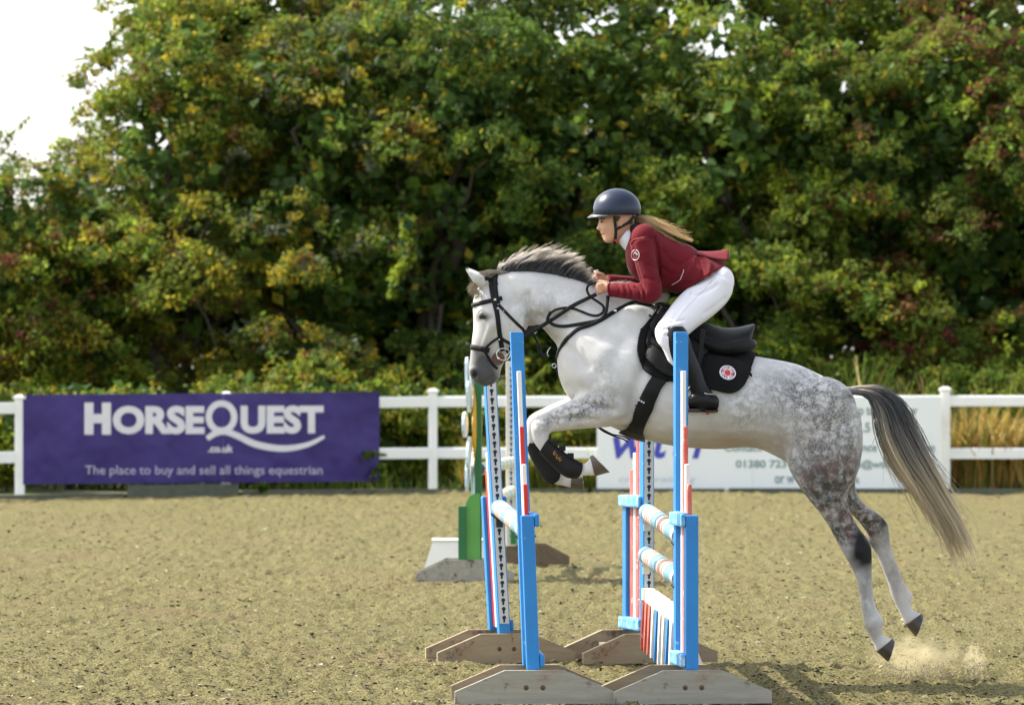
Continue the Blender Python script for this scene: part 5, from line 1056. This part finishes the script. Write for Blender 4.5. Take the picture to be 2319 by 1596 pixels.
def hand(cx, cy, off, s):
    """fist round the rein: palm, four curled fingers of different length, thumb on top; s=+1 near hand"""
    P = [loft([c2row(cx+75, cy-28, cx+75, cy+42, off, .019), c2row(cx+40, cy-42, cx+38, cy+48, off-.002*s, .019), c2row(cx, cy-46, cx-4, cy+46, off-.006*s, .018), c2row(cx-25, cy-40, cx-28, cy+40, off-.012*s, .014)], 18, 4)]
    for i, (dy, L) in enumerate(((-38, 1.0), (-13, 1.08), (13, 1.0), (36, .82))):
        y = cy+dy; P.append(tubel([c2p(cx-5, y, off+.004*s, .0098), c2p(cx-42*L, y+4, off-.002*s, .0096), c2p(cx-62*L, y+9, off-.018*s, .0092), c2p(cx-48*L, y+13, off-.036*s, .0085), c2p(cx-20, y+13, off-.042*s, .0075)], 10, 4))
    P.append(tubel([c2p(cx+45, cy-36, off-.010*s, .0115), c2p(cx+8, cy-58, off-.020*s, .0105), c2p(cx-30, cy-62, off-.028*s, .0095), c2p(cx-52, cy-55, off-.032*s, .0075)], 10, 4)); return P
body += hand(290, 1052, .120, 1); body += hand(258, 972, -.055, -1)
person_me = union('person', body, .0052, 3)
sculpt(person_me, [([C2(270, 408)], 3.2, -.007), ([C2(250, 392), C2(285, 388), C2(320, 398)], 2.2, .004), ([C2(300, 470)], 6, .003), ([C2(282, 531), C2(305, 534)], 1.2, -.005), ([C2(260, 482), C2(272, 492)], 2, -.002)], False)
person = tag(link('person', person_me, SKIN), 'rider in dark red jacket and white breeches leaning forward over the grey horse', 'person')
CLOTH = None
def cloth(name, c1, c2, rough=.85, sheen=.04, bump=.25):
    m = paint(name, c1, c2, rough=rough, scale=7, bump=bump, bscale=260, spec=.25); b = m.node_tree.nodes['Principled BSDF']; b.inputs['Sheen Weight'].default_value = sheen; b.inputs['Sheen Roughness'].default_value = .5; return m
MAROON = cloth('maroon_wool', (.150, .005, .013), (.110, .004, .010)); WHITEB = cloth('white_stretch_cloth', (.76, .75, .79), (.72, .71, .76), .7, .2, .1); SHIRT = cloth('white_shirt', (.78, .79, .86), (.72, .74, .82), .7, .1, .1)
jk = [loft([c2row(615, 425, 532, 500, 0, .055), c2row(660, 432, 518, 600, 0, .085), c2row(715, 448, 505, 680, 0, .135, .1), c2row(800, 480, 512, 790, 0, .178, .05), c2row(910, 540, 548, 900, 0, .178), c2row(1035, 600, 640, 985, 0, .162), c2row(1145, 640, 800, 1050, 0, .152), c2row(1215, 690, 925, 1085, 0, .155), c2row(1290, 728, 985, 1100, 0, .172), c2row(1400, 765, 1008, 1110, 0, .188), c2row(1500, 818, 1012, 1112, 0, .20)], 30, 5),
      arm((655, 585, .160), NE, NW, (.064, .057, .0535, .0475, .0375)), arm((640, 585, -.160), FE, FW, (.064, .057, .0535, .0475, .0375)), (lambda mb: (mb.V, mb.Fc))(MB().ball(HPx(*C2(690, 560), .135), .075, (1, .9, 1), 18, 12))]
jacket_me = union('jacket', jk, .0055, 5)
S = lambda L: [C2(*p) for p in L]
sculpt(jacket_me, [(S([(585, 640), (600, 780), (640, 900), (665, 1000)]), 2.6, -.006), (S([(805, 560), (825, 700), (838, 850), (842, 1000)]), 3.4, -.014), (S([(560, 640), (600, 590), (680, 560), (780, 565)]), 2.6, -.005), (S([(600, 1040), (640, 1085), (650, 1150)]), 2.4, -.007), (S([(660, 1020), (690, 1075), (690, 1150)]), 2.4, -.007), (S([(625, 1020), (668, 1075), (675, 1150)]), 3, .004),
    (S([(500, 1030), (515, 1090), (500, 1140)]), 2.4, -.005), (S([(430, 1020), (450, 1080), (435, 1140)]), 2.2, -.004), (S([(545, 1030), (570, 1100), (560, 1150)]), 2.4, -.005), (S([(470, 1030), (490, 1090)]), 2.6, .003), (S([(1220, 690), (1120, 770), (1000, 860), (930, 960)]), 4, -.005), (S([(1215, 700), (1220, 790), (1260, 870), (1250, 950)]), 4, -.007), (S([(1180, 760), (1150, 850), (1060, 980)]), 5, .006),
    (S([(1280, 760), (1330, 830), (1310, 960)]), 5, .008), (S([(880, 700), (950, 790), (1000, 820)]), 5, -.005), (S([(860, 850), (920, 900), (990, 920)]), 4, -.005), (S([(850, 520), (880, 560), (860, 620)]), 4, -.006), (S([(700, 700), (760, 760)]), 6, .003), (S([(720, 820), (800, 860)]), 3.5, -.004), (S([(700, 950), (790, 980)]), 3.5, -.005), (S([(1100, 1010), (1180, 1000), (1300, 950)]), 4, -.006)], True)
jacket = link('jacket', jacket_me, MAROON, person)
# jacket vent blown up behind
V = []; nu, nv = 12, 15
for i in range(nu):
    s = i/(nu-1)
    for j in range(nv):
        w = -1+2*j/(nv-1); x = 1190+318*s+6*math.sin(3*w); y = 690-16*s+8*math.sin(s*3)+(abs(w)**1.6)*(30+72*s)+6*math.sin(w*5+s*4)*s; V.append(HPx(*C2(x, y), w*(.085+.045*s)))
fl_ = MB().add(V, [(i*nv+j, i*nv+j+1, (i+1)*nv+j+1, (i+1)*nv+j) for i in range(nu-1) for j in range(nv-1)]).build('jacket_vent', MAROON, jacket, smooth=True); md = fl_.modifiers.new('thickness', 'SOLIDIFY'); md.thickness = .004
JB = BVHTree.FromPolygons([tuple(v) for v in verts_of(jacket_me)], [tuple(p.vertices) for p in jacket_me.polygons])
def on_j(x, y, lift=.002, tree=None):
    px, py = C2(x, y); o = W(px, py, DH-1.2); d = (W(px, py, DH+1)-o).normalized(); h = (tree or JB).ray_cast(o, d); return (h[0]+h[1]*lift, h[1]) if h[0] else (HPx(px, py, .2), Vector((0, -1, 0)))
PIPING = paint('white_piping', (.70, .68, .70), (.62, .60, .62), rough=.6)
MB().tube([on_j(*p)[0] for p in ((1075, 872), (1068, 905), (1052, 945), (1045, 968), (1010, 992), (960, 1020))], .0018, 6).build('pocket_piping', PIPING, jacket)
pts = [on_j(605+37*math.cos(t), 730+50*math.sin(t))[0] for t in np.linspace(R(-80), R(262), 26)]; MB().tube(pts, .0022, 6).build('sleeve_emblem', PIPING, jacket)
MB().tube([on_j(*p)[0] for p in ((590, 722), (600, 705), (612, 708), (615, 722), (628, 726))], .0024, 6).build('sleeve_emblem', PIPING, jacket)
cf = MB(); cf.tube([HPx(*C2(352, 1070), .133), HPx(*C2(366, 1068), .136)], [.0385, .0395], 20).build('cuff', MAROON, jacket, smooth=True)
NAVY = cloth('dark_navy_collar', (.012, .010, .018), (.018, .012, .022))
V, f = loft([c2row(640, 412, 536, 455, 0, .058), c2row(656, 424, 522, 560, 0, .072), c2row(690, 438, 512, 650, 0, .088)], 26, 4, cap=False); MB().add(V, f).build('jacket_collar', NAVY, jacket, smooth=True)
V, f = loft([c2row(560, 430, 470, 545, 0, .050), c2row(590, 435, 462, 580, 0, .056), c2row(620, 450, 470, 630, 0, .060), c2row(650, 470, 510, 668, 0, .058)], 24, 4, cap=False)
V2, f2 = loft([c2row(548, 455, 432, 602, 0, .056), c2row(575, 470, 466, 642, 0, .066), c2row(600, 500, 512, 690, 0, .070)], 24, 4, cap=False)
mb = MB(); mb.add(V2, f2); mb.build('shirt_collar', SHIRT, person, smooth=True)
# breeches
def leg(s, dx=0, dy=0): return loft([c2row(1330, 905, 1560, 1010, s*.085, .105), c2row(1215, 985, 1545, 1105, s*.105, .108), c2row(1080, 1080, 1480, 1210, s*.15, .10), c2row(975, 1190, 1350, 1330, s*.20, .090), c2row(880, 1320, 1200, 1440, s*.255, .080), c2row(808, 1420, 1080, 1545, s*.295, .071), c2row(792, 1490, 1020, 1610, s*.312, .064), c2row(818, 1580, 985, 1690, s*.318, .056), c2row(866, 1640, 985, 1760, s*.32, .048), c2row(920, 1760, 1010, 1850, s*.322, .044)], 22, 5)
def c2ball(x, y, off, rx, rz, ry): mb = MB().ball(HPx(*C2(x, y), off), 1, (rx*.000556, ry, rz*.000556), 22, 14); return mb.V, mb.Fc
br_me = union('breeches', [leg(1), leg(-1), c2ball(1440, 985, .075, 128, 150, .105), c2ball(1440, 985, -.075, 128, 150, .105), c2ball(1300, 930, 0, 190, 130, .15)], .0065, 6)
sculpt(br_me, [(S([(1130, 1090), (1080, 1200), (960, 1370)]), 5, -.004), (S([(1330, 990), (1260, 1040), (1130, 1090)]), 4, -.009), (S([(1400, 1020), (1300, 1080), (1190, 1120)]), 4, -.007), (S([(1380, 990), (1280, 1060), (1170, 1100)]), 4, .004), (S([(1480, 1150), (1380, 1230), (1280, 1300)]), 5, -.005), (S([(1010, 1150), (900, 1330), (840, 1440)]), 2, .002), (S([(1040, 1480), (900, 1510)]), 3, -.008), (S([(1060, 1420), (880, 1450)]), 3, -.007), (S([(1080, 1360), (920, 1390)]), 3, -.005)], True)
breeches = link('breeches', br_me, WHITEB, person)
BRB = BVHTree.FromPolygons([tuple(v) for v in verts_of(br_me)], [tuple(p.vertices) for p in br_me.polygons])
MB().tube([on_j(x, y, .0002, BRB)[0] for x, y in [tuple(q) for q in catmull([(1390, 950), (1280, 1060), (1170, 1170), (1060, 1290), (980, 1400)], 6)]], .0013, 6).build('seam', paint('grey_seam', (.52, .51, .56), None, rough=.8), breeches, smooth=True)
# long boots
BOOTL = paint('black_boot_leather', (.004, .004, .0045), (.007, .007, .007), spec=.25, rough=.36, scale=14, bump=.1, bscale=150); SOLE = paint('brown_boot_sole', (.055, .035, .022), (.035, .022, .015), rough=.7)
for s in (1, -1):
    o = s*.325
    pcs = [loft([c3row(575, 255, 745, 250, o, .058), c3row(545, 330, 790, 310, o, .063), c3row(530, 430, 812, 380, o, .064), c3row(560, 520, 850, 480, o+s*.003, .062), c3row(620, 640, 900, 600, o+s*.006, .056), c3row(700, 770, 955, 740, o+s*.008, .048), c3row(775, 880, 1000, 870, o+s*.010, .041), c3row(820, 960, 1060, 965, o+s*.012, .039), c3row(850, 1040, 1110, 1060, o+s*.012, .037)], 22, 5),
           loft([c3row(1135, 1050, 1128, 1130, o+s*.012, .022), c3row(1105, 1000, 1100, 1160, o+s*.012, .035), c3row(1020, 960, 1010, 1165, o+s*.012, .040), c3row(900, 970, 890, 1150, o+s*.012, .042), c3row(800, 1010, 790, 1145, o+s*.012, .046), c3row(710, 1050, 705, 1135, o+s*.010, .042), c3row(665, 1080, 665, 1120, o+s*.008, .026)], 20, 4)]
    bt = union('riding_boot', pcs, .006, 4); bo = link('riding_boot', bt, BOOTL, person)
    V, f = loft([c3row(1125, 1150, 1120, 1180, o+s*.012, .030), c3row(1060, 1158, 1060, 1186, o+s*.012, .036), c3row(985, 1155, 985, 1182, o+s*.012, .034)], 16, 3); MB().add(V, f).build('boot_heel', SOLE, bo, smooth=True)
    MB().tube([HPx(*C3(x, y), o+s*q) for x, y, q in ((975, 975, .058), (1010, 985, .060), (1060, 985, .054), (1095, 1000, .035))], .0024, 6).build('spur_strap', CHROME, bo, smooth=True)
    MB().tube([HPx(*C3(1105, 1010), o+s*.012), HPx(*C3(1132, 1020), o+s*.012)], [.004, .003], 6).build('spur', CHROME, bo, smooth=True)
    # stirrup
    st = tag(empty('stirrup', HPx(*C3(870, 1200), o)), ('black safety stirrup with red inserts under the rider boot' if s > 0 else 'black stirrup on the far side under the rider off boot'), 'stirrup')
    q = Matrix.Rotation(R(35*s), 3, 'Z'); c0 = HPx(*C3(880, 1080), o+s*.012)
    arc = [c0+q @ Vector((.066*math.sin(t)*1.0, 0, .075*math.cos(t)+.028)) if abs(t) < 1.6 else c0+q @ Vector((.066*math.copysign(1, t)*(1+.0*t), 0, .028-.045*(abs(t)-1.6))) for t in np.linspace(-2.4, 2.4, 19)]
    arc = [c0+q @ Vector(v) for v in [(a*.066, 0, z) for a, z in ((-1, -.035), (-1, .0), (-.97, .03), (-.80, .065), (-.45, .092), (0, .102), (.45, .092), (.80, .065), (.97, .03), (1, 0), (1, -.035))]]
    MB().tube([tuple(v) for v in catmull(arc, 3)], .0055, 8).build('stirrup_bow', STEEL, st, smooth=True)
    mb = MB().box((-.07, -.026, -.050), (.07, .026, -.030), .006); mb.V = [tuple(c0+q @ Vector(v)) for v in mb.V]; mb.build('stirrup_tread', BLACKPL, st)
    for a in (-.068, .068):
        mb = MB().box((a-.008, -.02, -.062), (a+.008, -.012, -.012), .003); mb.V = [tuple(c0+q @ Vector(v)) for v in mb.V]; mb.build('stirrup_insert', RED, st)
    MB().ribbon([HPx(*C3(960, 280), o-s*.02), HPx(*C3(930, 550), o-s*.01), HPx(*C3(890, 800), o-s*.0), c0+Vector((0, 0, .10))], [Vector((0, -s, 0))]*4, .026, .004).build('stirrup_leather', LEATHER, st)
# helmet
HELM = paint('navy_helmet_shell', (.010, .018, .042), (.012, .021, .047), rough=.33, scale=4, spec=.4); HTRIM = paint('dark_helmet_trim', (.02, .025, .035), (.03, .035, .045), rough=.5); BLACKW = paint('black_webbing', (.008, .008, .009), (.012, .012, .012), rough=.8)
def helm():
    cx, cy, rx, rz = 425, 290, 223, 195; V = []; nu, nv = 40, 22
    for j in range(nv):
        ph = R(0.5+103*j/(nv-1))
        for i in range(nu):
            th = 2*math.pi*i/nu; x = math.sin(ph)*math.cos(th); y = math.sin(ph)*math.sin(th); z = math.cos(ph)
            zz = cy-rz*z; lim = 352+8*x*0-10*(1-abs(y)); zz = min(zz, 356-14*max(0, -x))
            bx = 1.0 if x > 0 else 1.0; V.append(HPx(*C2(cx+rx*x*(1.0 if z > 0 else .99), zz), .107*y))
    f = [(j*nu+i, j*nu+(i+1) % nu, (j+1)*nu+(i+1) % nu, (j+1)*nu+i) for j in range(nv-1) for i in range(nu)]+[tuple(range(nu))]
    h = MB().add(V, f).build('helmet', HELM, person, smooth=True); s = h.modifiers.new('thickness', 'SOLIDIFY'); s.thickness = -.006
    # peak
    V = []; n = 19
    for i in range(n):
        w = -1+2*i/(n-1); a = w*R(74); ix, iy = cx-math.cos(a)*rx*.985, .106*math.sin(a); L = 66*max(0, math.cos(w*R(86)))**.75
        for k, (q, dz) in enumerate(((0, 0), (.5, 7), (1, 34 if abs(w) < .9 else 8))): V.append(HPx(*C2(ix-L*q, 340+dz*L/66+(1-math.cos(a))*14), iy*(1+.03*q)))
    f = [(i*3+k, i*3+k+1, (i+1)*3+k+1, (i+1)*3+k) for i in range(n-1) for k in (0, 1)]
    pk = MB().add(V, f).build('peak', paint('pale_navy_peak', (.05, .06, .075), (.06, .07, .085), rough=.22, spec=.7), h, smooth=True); s = pk.modifiers.new('thickness', 'SOLIDIFY'); s.thickness = .005
    # central vent ridge
    for yy in (-.022, 0, .022):
        P = []
        for t in np.linspace(R(-78), R(62), 22):
            x = math.sin(t); z = math.cos(t); sc = math.sqrt(max(0, 1-(yy/.107)**2)); P.append(HPx(*C2(cx+rx*x*sc*1.006, cy-rz*z*sc*1.012), yy))
        MB().tube(P, .0045 if yy else .0065, 8).build('vent_ridge', HTRIM, h, smooth=True)
    MB().ball(HPx(*C2(206, 285), 0), .006, (1, 2, 1.3), 10, 8).build('helmet_emblem', CHROME, h, smooth=True)
    # harness
    for s in (1, -1):
        for P in ([(398, 350, .094), (405, 420, .083), (412, 490, .072), (408, 560, .060), (398, 620, .035), (392, 640, .0)], [(590, 350, .078), (540, 410, .072), (470, 450, .074), (415, 480, .073)]):
            pts = catmull([(*HPx(*C2(x, y), s*o),) for x, y, o in P], 5); MB().ribbon(pts, [Vector((0, -s, 0))]*len(pts), .016, .004).build('chin_strap', BLACKW, h, smooth=True)
    MB().box(HPx(*C2(398, 597), .062), HPx(*C2(428, 580), .048), .002).build('buckle_tab', paint('red_plastic', (.55, .03, .02), None, rough=.4), h)
    return h
helm()
EYEW = paint('eye_dark', (.03, .02, .015), (.04, .03, .02), rough=.15); LIP = paint('lips', (.42, .12, .10), (.38, .10, .09), rough=.4); TEETH = paint('teeth', (.75, .72, .66), None, rough=.3)
for s in (1, -1):
    MB().ball(HPx(*C2(272, 405), s*.036), .0085, (.7, .9, .7), 12, 8).build('eye', EYEW, person, smooth=True)
    MB().tube([HPx(*C2(250, 385), s*.026), HPx(*C2(275, 379), s*.040), HPx(*C2(305, 384), s*.054)], [.0018, .003, .0018], 6).build('eyebrow', paint('brow_hair', (.10, .06, .035), None, rough=.8), person, smooth=True)
MB().tube([HPx(*C2(290, 521), s_) for s_ in ()] or [HPx(*C2(300, 524), -.022), HPx(*C2(272, 519), 0), HPx(*C2(300, 524), .022)], [.003, .0042, .003], 8).build('lip', LIP, person, smooth=True)
MB().tube([HPx(*C2(302, 545), -.020), HPx(*C2(282, 547), 0), HPx(*C2(302, 545), .020)], [.003, .0048, .003], 8).build('lip', LIP, person, smooth=True)
MB().box(HPx(*C2(292, 529), -.010), HPx(*C2(284, 539), .010), .001).build('teeth', TEETH, person)
# hair
def ponytail():
    r = np.random.default_rng(33); n, k = 950, 12; P = np.empty((n, k, 3)); Cc = np.empty((n, k, 3)); t = np.linspace(0, 1, k)
    ctr = catmull([(560, 385), (650, 388), (760, 425), (860, 475), (960, 525), (1060, 570), (1170, 605)], 6); m = len(ctr)
    for i in range(n):
        L = .55+.45*r.random(); s = t*L*(m-1); ii = np.minimum(s.astype(int), m-2); fr = (s-ii)[:, None]; c = ctr[ii]*(1-fr)+ctr[ii+1]*fr; q = (r.integers(9)-4)*.15+r.normal()*.36; w = 38+34*np.sin(np.pi*np.minimum(t*1.1, 1)); o = r.normal()*.5
        drop = (q > .22)*(50+150*r.random())*np.clip(t-.35, 0, 1)**1.6*1.6; lift = (r.random() < .05)*-80*t**2
        x = c[:, 0]+3*r.normal()*t-drop*.5; y = c[:, 1]+q*w*(.4+.6*t)+drop+lift+6*np.sin(t*5+q*4)*t+2*np.sin(t*6+r.random()*6)
        P[i] = WA(*np.array([C2(a, b_) for a, b_ in zip(x, y)]).T, DH-(.02+o*.022*(.5+t)+.045*np.clip(t-.3, 0, 1)))
        root_c = np.array((.12, .075, .04)); tip = np.array((.80, .56, .28))*(.55+.6*r.random()); kk = np.clip((t*L-.08)/.22, 0, 1)[:, None]; Cc[i] = root_c*(1-kk)+tip*kk
    V, f, c = strands(P, .0011, Cc, .4); hr = link('hair', mesh_np('hair', V, f, True, c), HAIR, person)
    # hair tucked up under the helmet
    n = 300; P = np.empty((n, 7, 3)); Cc = np.empty((n, 7, 3)); t = np.linspace(0, 1, 7)
    for i in range(n):
        s = 1 if r.random() < .7 else -1; a = r.random(); x = 415+35*r.random()+t*(560-430); y = 352+a*48+22*np.sin(t*2.2)+t*10; P[i] = WA(*np.array([C2(p, q) for p, q in zip(x, y)]).T, DH-s*(.079-.022*t)); Cc[i] = np.array((.16, .11, .065))*(.6+.7*r.random())
    V, f, c = strands(P, .0015, Cc, .7); link('hair', mesh_np('hair', V, f, True, c), HAIR, person)
ponytail()
# whip handle standing out of the far hand
wh = tag(empty('riding_whip', HPx(*C2(240, 960), -.05)), 'short riding whip with white handle held upright in the off hand', 'whip')
GRIP = paint('white_whip_grip', (.72, .71, .66), (.60, .59, .54), rough=.6, scale=30)
MB().tube([HPx(*C2(245, 985), -.045), HPx(*C2(232, 925), -.047), HPx(*C2(223, 892), -.048)], [.0105, .0118, .0118], 14).build('grip', GRIP, wh, smooth=True)
MB().tube([HPx(*C2(224, 895), -.048), HPx(*C2(219, 878), -.048)], [.0135, .0125], 14).build('knob', GRIP, wh, smooth=True)
MB().tube([HPx(*C2(245, 985), -.045), HPx(*C2(300, 1180), -.12), HPx(*C2(340, 1330), -.20)], [.005, .004, .003], 8).build('whip_shaft', LEATHER, wh, smooth=True)

# ================================================================ kicked-up sand
def dust():
    r = np.random.default_rng(77); n = 2600; k = r.random(n); px = np.where(k < .7, r.normal(2085, 58, n), r.normal(2205, 16, n)); H = np.abs(r.normal(0, 1, n))*np.where(k < .7, 18, 28); d = DH+.12+r.normal(0, .16, n)
    gy = HY+HC*F/d; P = WA(px, gy-H, d); s = .0016+.0035*r.random(n)**2; T = np.array([(1, 1, 1), (1, -1, -1), (-1, 1, -1), (-1, -1, 1)])*.6
    V = (P[:, None, :]+T[None]*s[:, None, None]*(.6+.8*r.random((n, 4, 1)))).reshape(-1, 3); b = np.arange(n)[:, None]*4; f = np.concatenate([b+[0, 1, 2], b+[0, 3, 1], b+[0, 2, 3], b+[1, 3, 2]])
    tag(link('flying_sand', mesh_np('flying_sand', V, f, False), paint('sand_grain', (.30, .25, .15), (.22, .18, .11), rough=1)), 'grains of sand thrown up behind the hind hooves', 'sand', kind='stuff')
    m, nt, lk = newmat('dust_air'); nt.remove(nt['Principled BSDF']); pv = N(nt, 'ShaderNodeVolumePrincipled'); pv.inputs['Color'].default_value = (.86, .76, .50, 1); tc = N(nt, 'ShaderNodeTexCoord')
    ln = N(nt, 'ShaderNodeVectorMath', operation='LENGTH'); lk.new(tc.outputs['Object'], ln.inputs[0]); rp = ramp(nt, [(.15, (1, 1, 1)), (1.0, (0, 0, 0))], 'EASE'); lk.new(ln.outputs['Value'], rp.inputs[0])
    no = N(nt, 'ShaderNodeTexNoise', Scale=3.2, Detail=4.0); lk.new(tc.outputs['Object'], no.inputs['Vector']); rn = ramp(nt, [(.38, (0, 0, 0)), (.68, (1, 1, 1))]); lk.new(no.outputs[0], rn.inputs[0])
    mu = N(nt, 'ShaderNodeMath', operation='MULTIPLY'); lk.new(rp.outputs[0], mu.inputs[0]); lk.new(rn.outputs[0], mu.inputs[1]); m2 = N(nt, 'ShaderNodeMath', operation='MULTIPLY'); m2.inputs[1].default_value = 10.0; lk.new(mu.outputs[0], m2.inputs[0]); lk.new(m2.outputs[0], pv.inputs['Density'])
    lk.new(pv.outputs[0], nt['Material Output'].inputs['Volume'])
    for px_, rx, rz in ((2080, .32, .17), (2205, .08, .14)):
        me = MB().ball((0, 0, 0), 1.0, (1, 1, 1), 24, 14).mesh('dust_cloud', True); o = link('dust_cloud', me, m); o.location = W(px_, 1520, DH+.15); o.location.z = rz*.62; o.scale = (rx, .22, rz); tag(o, 'pale puff of dust kicked up behind the hind hooves', 'dust', kind='stuff')
dust()
